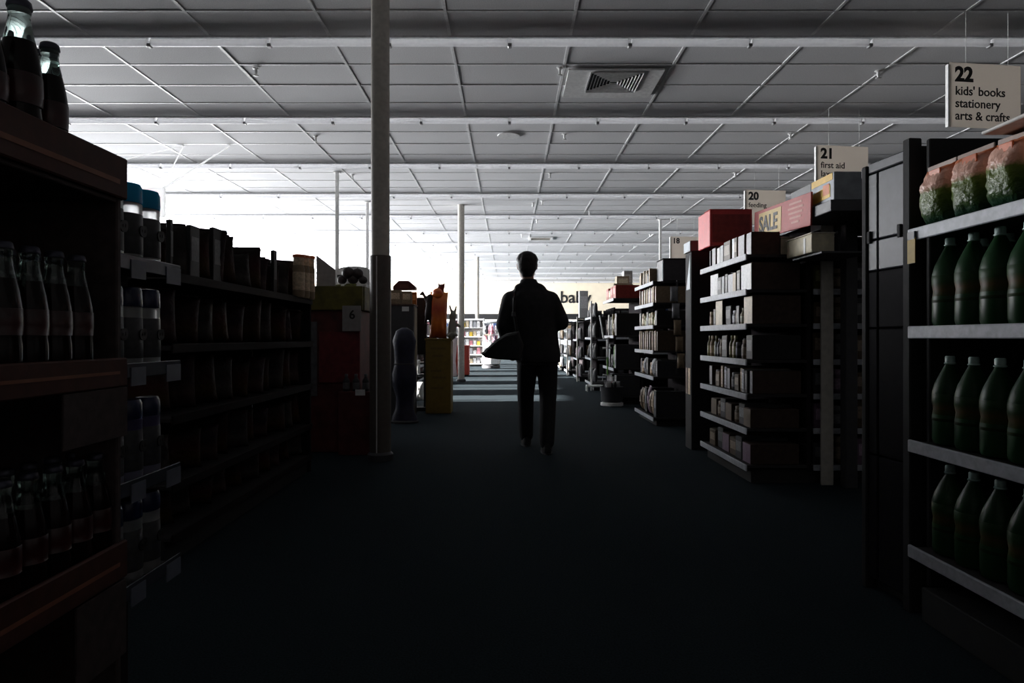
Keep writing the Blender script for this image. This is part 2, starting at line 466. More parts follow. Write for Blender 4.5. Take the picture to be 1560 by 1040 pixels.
# aisle signs hung on thin wires
M_sign = see_through(mat('sign_board', (.62, .58, .53), .5, var=.03, scale=5), .45, (.85, .80, .74))
M_ink = mat('sign_ink', (.015, .013, .013), .6)
SX, SD = 4.08, 2.65
def aisle_sign(no, z, lines, label, rot=.13):
    y = z
    t = thing('aisle_sign', label, 'sign', (SX, y, 0), rot, 'numbered aisle signs')
    zb, zt = CAMZ + 1.95, CAMZ + 2.55
    obj('board', MB().cbox(0, .74, 0, .006, zb, zt, .002), M_sign, t)
    obj('edge_strip', MB().cbox(-.016, -.001, -.004, .034, zb, zt - .02, .003), M_paint, t, None)
    text(t, no, .185, (.055, -.003, zt - .17), (math.pi / 2, 0, 0), M_ink, 'number', bold=.008)
    for i, l in enumerate(lines):
        text(t, l, .115, (.055, -.003, zt - .30 - i * .115), (math.pi / 2, 0, 0), M_ink, 'lettering', bold=.0015)
    for xx in (.18, .62): obj('wire', MB().tube([(xx, .015, zt - .002), (xx, .015, HC)], .0022, 6), M_paint, t)
    return t
aisle_sign('22', 2.32 * SD, ["kids' books", 'stationery', 'arts & crafts'], 'hanging aisle sign numbered 22 with three lines of words')
aisle_sign('21', 3.32 * SD, ['first aid', 'laxatives'], 'hanging aisle sign numbered 21 above the yellow and blue carton')
aisle_sign('20', 4.32 * SD, ['feeding', ''], 'hanging aisle sign numbered 20 partly behind the sale card')
aisle_sign('18', 6.32 * SD, ['', ''], 'small hanging aisle sign numbered 18 beside the red carton')

# white hanging banner on thin cables at the bright side of the shop
hb = thing('hanging_banner', 'white banner slung from the ceiling on slanting thin cables behind the teal caps', 'banner', (0, 10.57, 0))
y = 10.57
M_cable = see_through(mat('white_cable', (.9, .9, .9), .4), .75, (.97, .97, .97))
pA, pB = (PX(280, y), 0, HC), (PX(350, y), 0, HC)
zq = PZ(286, y)
obj('banner_board', MB().cbox(PX(150, y), PX(252, y), -.012, .012, PZ(330, y), zq, .005), see_through(mat('banner_cloth', (.8, .8, .8), .7), .6, (.9, .9, .9)), hb)
obj('cable', MB().tube([pA, (PX(160, y), 0, PZ(250, y)), (PX(152, y), 0, zq - .004)], .010, 6), M_cable, hb)
obj('cable', MB().tube([pA, (PX(246, y), 0, zq - .004)], .010, 6), M_cable, hb)
obj('cable', MB().tube([pB, (PX(250, y), 0, zq - .004)], [.008, .022], 6), M_cable, hb)
# ------------------------------------------------------------------ shelving units
SHELF_CACHE = {}
def bm_cache(key, fn):
    if key not in SHELF_CACHE: SHELF_CACHE[key] = fn()
    return SHELF_CACHE[key]
def gondola(label, side, xe, y0, y1, length, h, end_levels, side_levels=(), post_at=None, name='shelving_unit', rail=None, depth=.42, header=None, deckm=None):
    """side=+1: unit runs to +x from its end rack at xe (facing -x); side=-1: mirror image.  end rack shelves span y0..y1"""
    rail = rail or M_rail; deckm = deckm or M_deck
    t = thing(name, label, 'shelf unit', (xe, y0, 0))
    D = y1 - y0; s = side
    def bx(a0, a1, b0, b1, c0, c1, mb=None, c=.003):
        lo, hi = min(s * a0, s * a1), max(s * a0, s * a1)
        return (mb or MB()).cbox(lo, hi, b0, b1, c0, c1, c)
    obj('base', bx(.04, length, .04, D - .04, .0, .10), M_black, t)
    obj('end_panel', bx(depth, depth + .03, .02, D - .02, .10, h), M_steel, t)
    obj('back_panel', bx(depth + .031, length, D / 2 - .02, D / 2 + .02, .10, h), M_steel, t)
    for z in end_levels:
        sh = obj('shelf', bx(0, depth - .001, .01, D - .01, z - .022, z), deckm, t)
        obj('price_rail', bx(-.012, -.001, .0, D, z - .040, z + .004), rail, sh)
    for z in side_levels:
        for yy in ((.01, D / 2 - .021),):
            sh = obj('shelf', bx(depth + .04, length, yy[0], yy[1], z - .022, z), deckm, t)
            obj('price_rail', bx(depth + .04, length, yy[0] - .012, yy[0] - .001, z - .036, z + .004), rail, sh)
    if post_at is not None:
        obj('upright', bx(post_at, post_at + .085, -.03, -.012, 0, h + .02), M_column, t)
    if header: obj('header', bx(header[0], header[1], header[2], header[3], header[4], header[5]), M_dgrey, t)
    return t

# ------------------------------------------------------------------ goods
GOODS = {}
def goods(kind, w, d, h, cname, color, rough=.5):
    """base sits at z=0, width along x, front faces -y; returns [(part name, mesh, material)], the first is the thing itself"""
    key = (kind, round(w, 3), round(d, 3), round(h, 3), cname)
    if key in GOODS: return GOODS[key]
    m = mat('pack_' + cname, tuple(c * .75 for c in color), rough, var=.18, scale=40, spec=.3)
    light = mat('label_' + cname, tuple(min(.75, c * 1.6 + .06) for c in color), .5, var=.3, scale=60)
    hw, hd = w / 2, d / 2
    if kind == 'carton':
        parts = [('carton', MB().cbox(-hw, hw, -hd, hd, 0, h, .003).mesh('carton'), m),
                 ('printed_panel', MB().box(-hw * .78, hw * .78, -hd - .0015, -hd + .0005, h * .35, h * .8).mesh('printed_panel'), light),
                 ('flap', MB().box(-hw * .95, hw * .95, -hd * .95, -hd * .02, h - .0005, h + .0015).mesh('flap'), m)]
    elif kind == 'fcarton':      # lit front and shaded sides put into the carton colours
        dk = mat('carton_side_shade', (.055, .035, .028), .6, var=.25, spec=.25)
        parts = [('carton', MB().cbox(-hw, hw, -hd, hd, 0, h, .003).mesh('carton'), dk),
                 ('lit_front', MB().box(-hw * .95, hw * .95, -hd - .0015, -hd + .0005, h * .02, h * .98).mesh('lit_front'), mat('front_' + cname, color, rough, var=.15, scale=50)),
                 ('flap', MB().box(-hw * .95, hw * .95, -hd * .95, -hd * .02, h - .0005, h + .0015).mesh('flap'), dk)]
    elif kind == 'case':
        parts = [('case', MB().cbox(-hw, hw, -hd, hd, 0, h, .002).mesh('case'), m),
                 ('spine_label', MB().box(-hw * .7, hw * .7, -hd - .001, -hd + .0005, h * .15, h * .85).mesh('spine_label'), light)]
    elif kind == 'bottle':
        r = min(hw, hd)
        parts = [('bottle', MB().lathe([(r * .85, 0), (r, h * .04), (r, h * .58), (r * .9, h * .66), (r * .45, h * .80), (r * .42, h * .86)], 12).mesh('bottle', 50), m),
                 ('cap', MB().lathe([(r * .47, h * .855), (r * .5, h * .87), (r * .5, h * .985), (r * .44, h)], 12).mesh('cap', 50), light),
                 ('label', MB().lathe([(r * 1.005, h * .14), (r * 1.012, h * .15), (r * 1.012, h * .50), (r * 1.005, h * .51)], 12).mesh('label', 50), light)]
    elif kind == 'jar':
        r = min(hw, hd)
        parts = [('jar', MB().lathe([(r * .9, 0), (r, h * .06), (r, h * .7), (r * .85, h * .8)], 12).mesh('jar', 50), m),
                 ('lid', MB().lathe([(r * .88, h * .79), (r * .9, h * .8), (r * .9, h * .97), (r * .84, h)], 12).mesh('lid', 50), light),
                 ('label', MB().lathe([(r * 1.005, h * .18), (r * 1.014, h * .2), (r * 1.014, h * .6), (r * 1.005, h * .62)], 12).mesh('label', 50), light)]
    else:  # bag
        parts = [('bag', MB().pillow(w, h, d, 6, 8, random.Random(int(w * 1000 + h * 777))).mesh('bag', 60), m),
                 ('printed_label', MB().prism([(-hw * .5, h * .35), (hw * .5, h * .35), (hw * .5, h * .62), (-hw * .5, h * .62)], -hd - .004, -hd * .8).mesh('printed_label'), light)]
    GOODS[key] = parts
    return parts
def place(kind, w, d, h, cname, color, loc, rot, label, group=None, name=None, parts=True, tilt=0., rough=.5):
    P = goods(kind, w, d, h, cname, color, rough)
    nm = name or {'carton': 'carton', 'fcarton': 'carton', 'case': 'boxed_case', 'bottle': 'bottle', 'jar': 'jar', 'bag': 'packet'}[kind]
    o = link(nm, P[0][1], P[0][2], None, loc, (tilt, 0, rot))
    tag(o, label, {'carton': 'box', 'fcarton': 'box', 'case': 'case', 'bottle': 'bottle', 'jar': 'jar', 'bag': 'bag'}[kind], group)
    if parts:
        for n, me, m in P[1:]: link(n, me, m, o)
    return o
COL = {'grey': (.34, .34, .36), 'white': (.66, .66, .66), 'brown': (.11, .075, .045), 'black': (.02, .02, .02), 'red': (.38, .045, .035), 'cream': (.55, .47, .33),
       'olive': (.14, .13, .04), 'blue': (.06, .10, .22), 'teal': (.03, .16, .20), 'orange': (.55, .16, .03), 'pink': (.55, .22, .26), 'green': (.07, .22, .05),
       'yellow': (.55, .38, .05), 'mauve': (.20, .13, .19), 'tan': (.34, .25, .16), 'charcoal': (.05, .05, .055)}
KINDW = {'carton': 'carton', 'fcarton': 'carton', 'case': 'upright case', 'bottle': 'bottle', 'jar': 'jar', 'bag': 'packet'}
def fill(unit, level, axis, a0, a1, fixed, z, rot, items, rng, ref, group, gap=(.004, .02), parts=True, sgn=1):
    """put items side by side from a0 to a1 along an axis; items cycles (kind, w, d, h, colour)"""
    a = a0; i = 0
    while i < 26:
        kind, w, d, h, cn = items[i % len(items)] if not callable(items) else items(rng, i)
        if abs(a - a0) + w > abs(a1 - a0): break
        c = a + sgn * w / 2
        dd = d / 2 + rng.uniform(0, .02)
        if axis == 'y': loc = (fixed + (dd if rot < 0 else -dd), c, z)
        else: loc = (c, fixed + dd, z)
        place(kind, w, d, h, cn, COL[cn], loc, rot, '%s %s, %s from %s, %s of %s' % (cn, KINDW[kind], ORD[i], ref, level, unit), group, parts=parts)
        a += sgn * (w + rng.uniform(*gap)); i += 1
LEV = ['top shelf', 'second shelf', 'third shelf', 'fourth shelf', 'fifth shelf', 'sixth shelf', 'lowest shelf']
HP = math.pi / 2

# ---- right side, unit B: end rack under the red carton
rng = random.Random(11)
BX, BY0, BY1 = 1.66, 4.62, 5.72
B_end = [1.60, 1.355, 1.115, .865, .625, .385, .13]
gondola('dark steel shelf unit with seven pale-edged end shelves under the red carton', 1, BX, BY0, BY1, 6.5, 1.80, B_end,
        [1.355, 1.115, .865, .625, .385, .13], post_at=.50, header=(.60, 6.5, .0, .50, 1.801, 1.86))
rows = [
    [('fcarton', .09, .20, .16, 'grey'), ('case', .025, .30, .15, 'black'), ('fcarton', .13, .20, .165, 'grey'), ('carton', .06, .20, .165, 'brown'), ('fcarton', .055, .20, .17, 'white'), ('carton', .15, .20, .165, 'brown'), ('fcarton', .07, .20, .15, 'grey'), ('case', .05, .20, .15, 'black'), ('fcarton', .07, .20, .15, 'white')],
    [('fcarton', .21, .34, .19, 'white'), ('case', .07, .34, .16, 'black'), ('fcarton', .07, .34, .15, 'tan'), ('fcarton', .12, .34, .15, 'grey'), ('case', .06, .34, .16, 'black'), ('fcarton', .06, .34, .15, 'grey'), ('carton', .10, .34, .15, 'charcoal')],
    [('fcarton', .17, .34, .20, 'cream'), ('bottle', .05, .05, .12, 'cream'), ('case', .06, .34, .14, 'black'), ('jar', .05, .05, .12, 'tan'), ('jar', .085, .085, .11, 'grey'), ('carton', .12, .34, .15, 'black')],
    [('carton', .12, .34, .17, 'black'), ('jar', .06, .06, .14, 'brown'), ('bottle', .055, .055, .15, 'charcoal'), ('jar', .06, .06, .12, 'black'), ('bottle', .05, .05, .17, 'olive'), ('bottle', .05, .05, .17, 'tan'), ('bottle', .05, .05, .17, 'olive')],
    [('fcarton', .05, .34, .16, 'grey'), ('case', .05, .34, .16, 'charcoal'), ('case', .05, .34, .165, 'grey'), ('case', .05, .34, .17, 'tan'), ('carton', .09, .34, .12, 'brown'), ('jar', .08, .08, .13, 'charcoal')],
    [('fcarton', .14, .34, .13, 'brown'), ('carton', .12, .34, .15, 'charcoal'), ('jar', .09, .09, .12, 'brown')],
    [('fcarton', .16, .34, .14, 'mauve'), ('carton', .13, .34, .16, 'charcoal'), ('carton', .15, .34, .13, 'brown')]]
UB = 'rack below red carton'
for z, it, lv in zip(B_end, rows, LEV):
    fill(UB, lv + ' end', 'y', BY0 + .03, BY1 - .03, BX + .03, z + .001, -HP, it, rng, 'near corner', 'goods on the end shelves under the red carton')
near = {1.355: ['olive', 'brown', 'charcoal', 'brown', 'olive'], 1.115: ['brown', 'brown', 'charcoal', 'mauve'], .865: ['brown', 'charcoal', 'brown', 'mauve'], .625: ['charcoal', 'mauve', 'brown', 'charcoal'], .385: ['mauve', 'charcoal', 'brown'], .13: ['charcoal', 'brown', 'mauve']}
for li, (z, cs) in enumerate(near.items()):
    def it(r, i, cs=cs): return (('carton', 'jar', 'carton', 'bottle')[i % 4], (.12, .085, .15, .08)[i % 4], .12, (.17, .15, .19, .18)[(i + li) % 4], cs[i % len(cs)])
    fill(UB, LEV[li + 1] + ' long side', 'x', BX + .48, BX + 1.75, BY0 + .03, z + .001, 0, it, rng, 'aisle corner', 'goods on the long side under the red carton', gap=(.01, .05))

# overstock and cards on top of unit B
rc = thing('red_carton', 'bright red carton lying on the end shelf goods beside the sale card', 'box', (BX + .0, 5.48, 1.776), 0)
obj('carton', MB().cbox(.0, .35, .0, .34, 0, .30, .006), mat('red_card', (.62, .055, .055), .5, var=.1), rc)
obj('dark_face', MB().box(.02, .33, -.0025, .0005, .03, .26), mat('dark_red_card', (.30, .03, .03), .5, var=.2), rc)  # darker red sheet on the near face
obj('lid_flap', MB().cbox(.0, .35, .0, .17, .3005, .304, .001), mat('red_card'), rc)
def card_text_bars(parent, rows, x0, z0, dz, h, m, y):
    for i, w in enumerate(rows): obj('print_line', MB().box(x0 - w / 2, x0 + w / 2, y - .001, y + .0005, z0 - i * dz - h, z0 - i * dz), m, parent)
sc = thing('sale_card', 'red sale card with yellow block reading SALE, fixed to the shelf canopy end', 'sign', (1.945, 4.75, 1.765), (0.0, .05, -HP))
# local x runs from the far end to the near end once turned (front faces -x)
obj('card', MB().cbox(-.50, .48, -.006, .006, 0, .215, .002), mat('sale_card_red', (.34, .045, .04), .6, var=.12, scale=60), sc)
obj('price_block', MB().box(-.40, .02, -.0085, -.0055, .015, .19), mat('sale_yellow', (.52, .37, .14), .6), sc)
text(sc, 'SALE', .165, (-.39, -.010, .045), (HP, 0, 0), M_ink, 'lettering', bold=.004)
card_text_bars(sc, [.20, .24, .22, .18, .12], .25, .185, .032, .014, mat('sale_pale_print', (.50, .24, .20), .6), -.0065)
def cream(label, loc, l):
    cc = thing('cream_carton', label, 'box', loc, -HP)
    obj('carton', MB().cbox(-l, l, -.055, .09, 0, .118, .004), mat('cream_card', (.56, .50, .36), .6, var=.15), cc)
    obj('lid', MB().cbox(-l - .003, l + .003, -.06, .095, .1185, .125, .002), mat('cream_lid', (.62, .58, .50), .6), cc)
    obj('price_card', MB().box(l * .4, l * .55, -.0575, -.0545, .0, .10), M_paint, cc)
cream('cream carton lying under the SALE card, nearer of two', (1.975, 4.40, 1.562), .19)
cream('cream carton lying under the SALE card, farther of two, on the end shelf', (1.965, 4.79, 1.602), .13)
# big cartons above the header
yc = thing('yellow_blue_carton', 'large grey carton with yellow and orange print on the shelf top', 'box', (2.13, 4.06, 1.861), 0)
obj('carton', MB().cbox(-.14, .20, .0, .62, 0, .175, .005), mat('grey_blue_card', (.28, .30, .33), .5, var=.25, scale=12), yc)
obj('yellow_band', MB().add([(-.1425, .05, .03), (-.1425, .60, .01), (-.1425, .60, .07), (-.1425, .05, .105), (-.1395, .05, .03), (-.1395, .60, .01), (-.1395, .60, .07), (-.1395, .05, .105)], [(0, 1, 2, 3), (4, 7, 6, 5), (0, 4, 5, 1), (2, 6, 7, 3), (1, 5, 6, 2), (3, 7, 4, 0)]), mat('print_yellow', (.70, .42, .03), .5), yc)
obj('yellow_corner', MB().box(-.1425, -.1395, .02, .30, .13, .172), mat('print_yellow'), yc)
obj('orange_patch', MB().box(-.144, -.1424, .06, .14, .05, .115), mat('print_orange', (.62, .16, .03), .5), yc)
obj('dark_band', MB().box(-.1425, -.1395, .31, .615, .10, .172), mat('print_dark', (.05, .05, .055), .5), yc)
kc = thing('brown_carton', 'dark brown carton beside the yellow-printed carton on the shelf top', 'box', (2.60, 4.30, 1.861), 0)
obj('carton', MB().cbox(-.24, .24, -.12, .25, 0, .17, .005), mat('dark_brown_card', (.10, .06, .045), .6, var=.25), kc)
obj('lid', MB().cbox(-.245, .245, -.125, .255, .1705, .178, .002), mat('dark_brown_card'), kc)
kt = thing('brown_carton', 'low dark brown tray carton close to the black panelled tower', 'box', (3.14, 4.30, 1.861), 0)
obj('carton', MB().cbox(-.25, .25, -.12, .25, 0, .12, .005), mat('dark_brown_card'), kt)
obj('lid', MB().cbox(-.255, .255, -.125, .255, .1205, .127, .002), mat('dark_brown_card'), kt)
# front sections of the long side nearer the camera: shelf top with pale strip
fb = thing('shelf_canopy', 'dark canopy shelf with pale strip running beside the upright post', 'shelf', (2.26, 4.04, 0))
obj('canopy_board', MB().cbox(-.30, 3.4, .0, .53, 1.79, 1.86, .004), M_dgrey, fb)
obj('pale_strip', MB().cbox(.03, 3.4, -.012, -.001, 1.742, 1.765, .003), mat('pale_strip', (.42, .38, .32), .5), fb)
obj('strip_bracket', MB().cbox(.03, 3.4, -.001, .03, 1.765, 1.789, .003), M_dgrey, fb)
obj('lower_deck', MB().cbox(-.31, .0, .10, .53, 1.545, 1.560, .003), M_dgrey, fb)
obj('deck_bracket', MB().cbox(-.02, .0, .48, .53, 1.561, 1.789, .003), M_dgrey, fb)
obj('canopy_post', MB().cbox(.02, .10, .45, .53, 0, 1.789, .004), M_dgrey, fb)
for i in range(7):
    x = 2.36 + i * .14
    place('bag', .12, .05, .10, 'grey' if i % 3 else 'cream', COL['grey' if i % 3 else 'cream'], (x, 4.075, 1.640), 0, '%s packet hanging under the pale strip, %s from the upright post' % ('grey' if i % 3 else 'cream', ORD[i]), 'packets under the pale strip', parts=False)
obj('hang_rail', MB().tube([(.05, .035, 1.738), (1.1, .035, 1.738)], .004, 6), M_paint, fb)
# ---- right side, nearest: end rack A with sweet bags and big green bottles, black tower behind it
AX, AY0, AY1 = 1.46, 1.30, 2.42
ta = thing('end_rack', 'pale-railed end rack holding sweet bags and tall green bottles by the black tower', 'shelf unit', (AX, AY0, 0))
DA = AY1 - AY0
obj('base', MB().cbox(.03, .44, .02, DA - .02, 0, .12, .004), M_black, ta)
obj('back_panel', MB().cbox(.44, .47, 0, DA, .12, 1.74, .004), M_black, ta)
obj('side_panel', MB().cbox(.06, .44, DA - .022, DA, .12, 1.74, .004), M_black, ta)
A_lev = [1.405, 1.055, .645, .265]
for z in A_lev:
    sh = obj('shelf', MB().cbox(0, .44, 0, DA - .023, z - .022, z, .003), M_deck, ta)
    obj('price_rail', MB().cbox(-.014, -.001, 0, DA - .01, z - .038, z + .006, .003), M_rail, sh)
tr = obj('top_tray', MB().cbox(-.01, .44, 0, DA - .38, 1.641, 1.652, .003), mat('clear_tray_white', (.6, .58, .55), .4), ta)
tg = thing('shelf_tag', 'small yellow price tag clipped under the sweet bag shelf', 'tag', (AX - .02, AY1 - .045, 1.27), -HP)
obj('card', MB().box(-.022, .022, -.0015, .0015, .015, .105), mat('tag_yellow', (.36, .24, .03), .6), tg)
obj('clip', MB().box(-.02, .02, -.003, .004, .100, .128), M_dgrey, tg)
M_sweet = banded('sweet_bag_print', [(0., (.015, .03, .02)), (.18, (.012, .04, .02)), (.28, (.03, .065, .01)), (.62, (.10, .14, .015)), (.70, (.60, .34, .26)), (.92, (.70, .42, .33)), (1., (.60, .15, .04))], rough=.30, bump=.35, scale=70, spec=.25)
M_orange = mat('orange_label', (.60, .12, .02), .35)
rng = random.Random(3)
bw = .155
for i in range(6):
    yb = AY1 - .105 - i * .158
    hh = (.208, .212, .205, .212, .210, .208)[i]
    bag = obj('sweet_bag', MB().pillow(bw, hh, .11, 12, 14, random.Random(40 + i)), M_sweet, None, (AX + .052 + rng.uniform(0, .015), yb, 1.409), (rng.uniform(-.03, .05), rng.uniform(-.05, .05), -HP + rng.uniform(-.22, .22)), smooth=70)
    tag(bag, 'glossy green and pink sweet bag with orange label, %s from the black tower' % ORD[i], 'bag', 'sweet bags on the end rack')
    obj('label', MB().cbox(-.012, .045, -.042, -.036, hh * .80, hh * .93, .002), M_orange, bag)
    obj('header_seal', MB().cbox(-bw * .46, bw * .46, -.003, .003, hh - .004, hh + .014, .002), mat('clear_seal', (.5, .42, .38), .15), bag)
# two-litre bottles
M_greenpet = mat('green_bottle_plastic', (.012, .050, .016), .35, var=.1, trans=.2, spec=.12)
M_palecap = mat('pale_bottle_cap', (.45, .60, .56), .3)
M_glabel = banded('green_bottle_label', [(.0, (.012, .03, .012)), (.3, (.035, .05, .014)), (.55, (.07, .045, .016)), (.8, (.02, .05, .018))], rough=.4, bump=.1, spec=.12)
b0 = None
for li, z in enumerate((1.055, .645, .265)):
    ys = [AY1 - .11 - i * .118 for i in range(8)]
    for i, yb in enumerate(ys):
        for row in range(2 if li == 0 else 1):
            loc = (AX + .075 + row * .13, yb + row * .02, z + .001)
            lab = 'green two-litre soda bottle, %s from the black tower, %s row, %s bottle shelf' % (ORD[i], ('front', 'back')[row], ('top', 'middle', 'bottom')[li])
            if b0 is None:
                b0 = thing('soda_bottle', lab, 'bottle', loc, 0, 'green soda bottles on the end rack')
                H = .31; r = .054
                proto(b0, obj('body', MB().lathe([(.040, 0), (.050, .006), (r, .02), (r, .10), (.049, .125), (r, .15), (r, .185), (.046, .215), (.030, .25), (.0165, .277), (.0150, .283)], 20), M_greenpet, b0, smooth=40),
                      obj('label', MB().lathe([(r + .0004, .085), (r + .001, .086), (r - .0035, .125), (r + .001, .150), (r + .001, .178), (r + .0004, .179)], 20), M_glabel, b0, smooth=40),
                      obj('neck_ring', MB().lathe([(.0152, .281), (.0185, .283), (.0185, .286), (.0152, .288)], 16), M_palecap, b0, smooth=40),
                      obj('cap', MB().lathe([(.0150, .286), (.0155, .2865), (.0155, H - .004), (.013, H)], 16), M_palecap, b0, smooth=40))
            else: copy_tree(b0, loc, rng.uniform(0, 6), lab)
# black panelled tower (stacked flat doors in a frame)
tw = thing('panelled_tower', 'tall black plastic tower with grooved panels standing beside the sweet bags', 'cabinet', (1.50, 2.50, 0), (0, 0, .10))
obj('frame_post', MB().cbox(-.02, .03, -.04, .0, 0, 1.76, .004), M_black, tw)
obj('frame_post', MB().cbox(-.02, .03, .215, .245, 0, 1.72, .004), M_black, tw)
obj('back_board', MB().cbox(.031, .46, -.03, .25, 0, 1.735, .004), M_black, tw)
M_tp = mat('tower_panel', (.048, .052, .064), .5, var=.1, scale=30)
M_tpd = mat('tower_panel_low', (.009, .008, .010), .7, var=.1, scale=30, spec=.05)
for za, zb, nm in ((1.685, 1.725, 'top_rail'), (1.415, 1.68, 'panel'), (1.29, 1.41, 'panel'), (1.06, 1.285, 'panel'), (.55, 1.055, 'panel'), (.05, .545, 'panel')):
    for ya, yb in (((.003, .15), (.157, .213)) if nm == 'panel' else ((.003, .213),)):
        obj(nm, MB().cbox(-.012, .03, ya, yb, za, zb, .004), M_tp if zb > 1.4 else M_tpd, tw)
obj('latch', MB().cbox(-.022, -.0125, .01, .03, 1.40, 1.45, .003), M_black, tw)
obj('latch', MB().cbox(-.022, -.0125, .19, .21, 1.40, 1.45, .003), M_black, tw)
fs = thing('folded_board', 'narrow dark grooved board leaning beyond the panelled tower', 'board', (1.53, 2.79, 0), .1)
obj('board', MB().cbox(-.015, .4, 0, .028, 0, 1.685, .004), M_tp, fs)
obj('cap_block', MB().cbox(-.03, .10, -.008, .036, 1.69, 1.735, .004), M_tp, fs)
obj('edge_strip', MB().cbox(-.025, -.016, .002, .026, .05, 1.40, .002), M_dgrey, fs)

# ---- unit C: dark display standing behind the red carton rack
tc = thing('dark_display', 'narrow dark freestanding display with a pale top corner beyond the red carton', 'display stand', (1.655, 6.02, 0))
obj('cabinet', MB().cbox(.0, .34, 0, .20, .0, 1.80, .006), M_black, tc)
obj('cap_board', MB().cbox(-.01, .34, -.005, .22, 1.801, 1.90, .006), mat('display_cap', (.12, .10, .10), .5), tc)
obj('pale_end', MB().box(-.0125, -.0095, .0, .215, 1.805, 1.895), mat('pale_blue_card', (.40, .45, .50), .5), tc)
obj('pale_wedge', MB().prism([(.04, 1.46), (.16, 1.46), (.04, 1.77)], -.003, .0005, 'x'), mat('pale_blue_card'), tc)  # pale triangle on the aisle side
obj('side_label', MB().box(-.003, .0005, .03, .10, .50, .74), mat('label_tan', (.34, .27, .18), .6), tc)
obj('side_label', MB().box(-.003, .0005, .12, .18, .50, .74), mat('label_tan2', (.20, .13, .10), .6), tc)

# ---- unit D: under the black carton
rng = random.Random(21)
D_end = [1.665, 1.42, 1.16, .87, .57, .10]
DX, DY0, DY1 = 1.66, 7.60, 8.70
gondola('dark shelf unit with cream-edged end shelves under the black carton', 1, DX, DY0, DY1, 6., 1.70, D_end, [1.42, 1.16, .87, .57, .10])
UD = 'rack below black carton'
dk = [
    [('case', .04, .34, .17, 'tan'), ('case', .04, .34, .19, 'cream'), ('bottle', .09, .09, .20, 'charcoal'), ('case', .05, .34, .18, 'tan'), ('case', .05, .34, .17, 'brown')],
    [('case', .035, .34, .19, 'tan'), ('case', .04, .34, .185, 'cream'), ('case', .03, .34, .19, 'mauve'), ('case', .04, .34, .20, 'tan')],
    [('carton', .10, .34, .17, 'black'), ('jar', .075, .075, .10, 'cream'), ('jar', .075, .075, .13, 'olive'), ('jar', .07, .07, .16, 'tan'), ('jar', .075, .075, .15, 'cream')],
    [('case', .035, .34, .22, 'brown'), ('case', .04, .34, .23, 'tan'), ('case', .04, .34, .21, 'brown')],
    [('carton', .09, .34, .18, 'charcoal'), ('jar', .09, .09, .19, 'charcoal'), ('bag', .13, .07, .2, 'grey'), ('jar', .08, .08, .15, 'tan')],
    [('carton', .12, .34, .3, 'charcoal'), ('bag', .13, .07, .30, 'tan'), ('bag', .15, .08, .28, 'brown'), ('bag', .12, .07, .33, 'mauve')]]
for z, it, lv in zip(D_end, dk, LEV): fill(UD, lv + ' end', 'y', DY0 + (.38 if z > 1.6 else .03), DY1 - .03, DX + .03, z + .001, -HP, it, rng, 'near corner', 'goods on the end shelves under the black carton', parts=True)
bk = thing('black_carton', 'black carton on the far rack end, left of the number 18 sign', 'box', (DX + .16, DY0 + .14, 1.668), 0)
obj('carton', MB().cbox(-.05, .22, -.12, .20, 0, .25, .006), M_dgrey, bk)
obj('lid', MB().cbox(-.053, .223, -.123, .203, .2505, .262, .003), M_black, bk)
obj('edge_print', MB().box(-.0525, -.0495, -.10, -.085, .02, .23), mat('label_teal', (.2, .3, .3), .5), bk)
bk2 = thing('dark_carton', 'wide dark carton beside the black carton on the shelf top', 'box', (DX + .56, DY0 + .14, 1.704), 0)
obj('carton', MB().cbox(-.14, .34, -.10, .22, 0, .12, .006), mat('dark_brown_card'), bk2)
obj('lid', MB().cbox(-.143, .343, -.103, .223, .1205, .128, .003), M_dgrey, bk2)
for i in range(5):   # clip strip of hanging packets on the near corner
    place('bag', .09, .04, .17, 'grey' if i < 2 else 'tan', COL['grey' if i < 2 else 'tan'], (DX + .22 + .02 * i, DY0 - .045, 1.43 - i * .19), 0, '%s packet hanging at the rack corner under the black carton, %s down' % ('grey' if i < 2 else 'tan', ORD[i]), 'packets on the corner clip strip', parts=False)
cs = thing('clip_strip', 'thin clip strip with packets at the corner of the rack below black carton', 'strip', (DX + .26, DY0 - .020, .60))
obj('strip', MB().box(-.012, .012, -.002, .002, 0, 1.06), M_dgrey, cs)
obj('hook', MB().tube([(0, 0, 1.06), (0, .015, 1.075), (0, .03, 1.06)], .003, 6), M_paint, cs)

# ---- unit E: red-brown cartons on top
rng = random.Random(31)
EX, EY0, EY1 = 1.60, 10.1, 11.2
E_end = [1.62, 1.05, .55, .12]
gondola('dark shelf unit with red-brown cartons on top, third along the right row', 1, EX, EY0, EY1, 6., 1.62, E_end, [1.3, 1.05, .8, .55, .12])
UE = 'rack topped by red-brown cartons'
for z, it, lv in zip(E_end, [
    [('carton', .22, .36, .20, 'red'), ('carton', .05, .3, .24, 'cream'), ('carton', .24, .36, .20, 'red'), ('carton', .2, .3, .16, 'tan')],
    [('carton', .16, .36, .34, 'black'), ('bag', .14, .08, .30, 'brown'), ('carton', .06, .15, .34, 'olive'), ('bag', .14, .08, .28, 'charcoal'), ('carton', .1, .2, .3, 'black')],
    [('carton', .14, .36, .36, 'charcoal'), ('bag', .1, .06, .28, 'charcoal'), ('carton', .05, .1, .33, 'green'), ('bag', .1, .08, .22, 'black'), ('carton', .1, .2, .2, 'charcoal')],
    [('carton', .2, .36, .32, 'charcoal'), ('carton', .2, .36, .28, 'black')]], LEV):
    fill(UE, lv + ' end', 'y', EY0 + .03, EY1 - .05, EX + .03, z + .001, -HP, it, rng, 'near corner', 'goods on the rack with red-brown cartons')
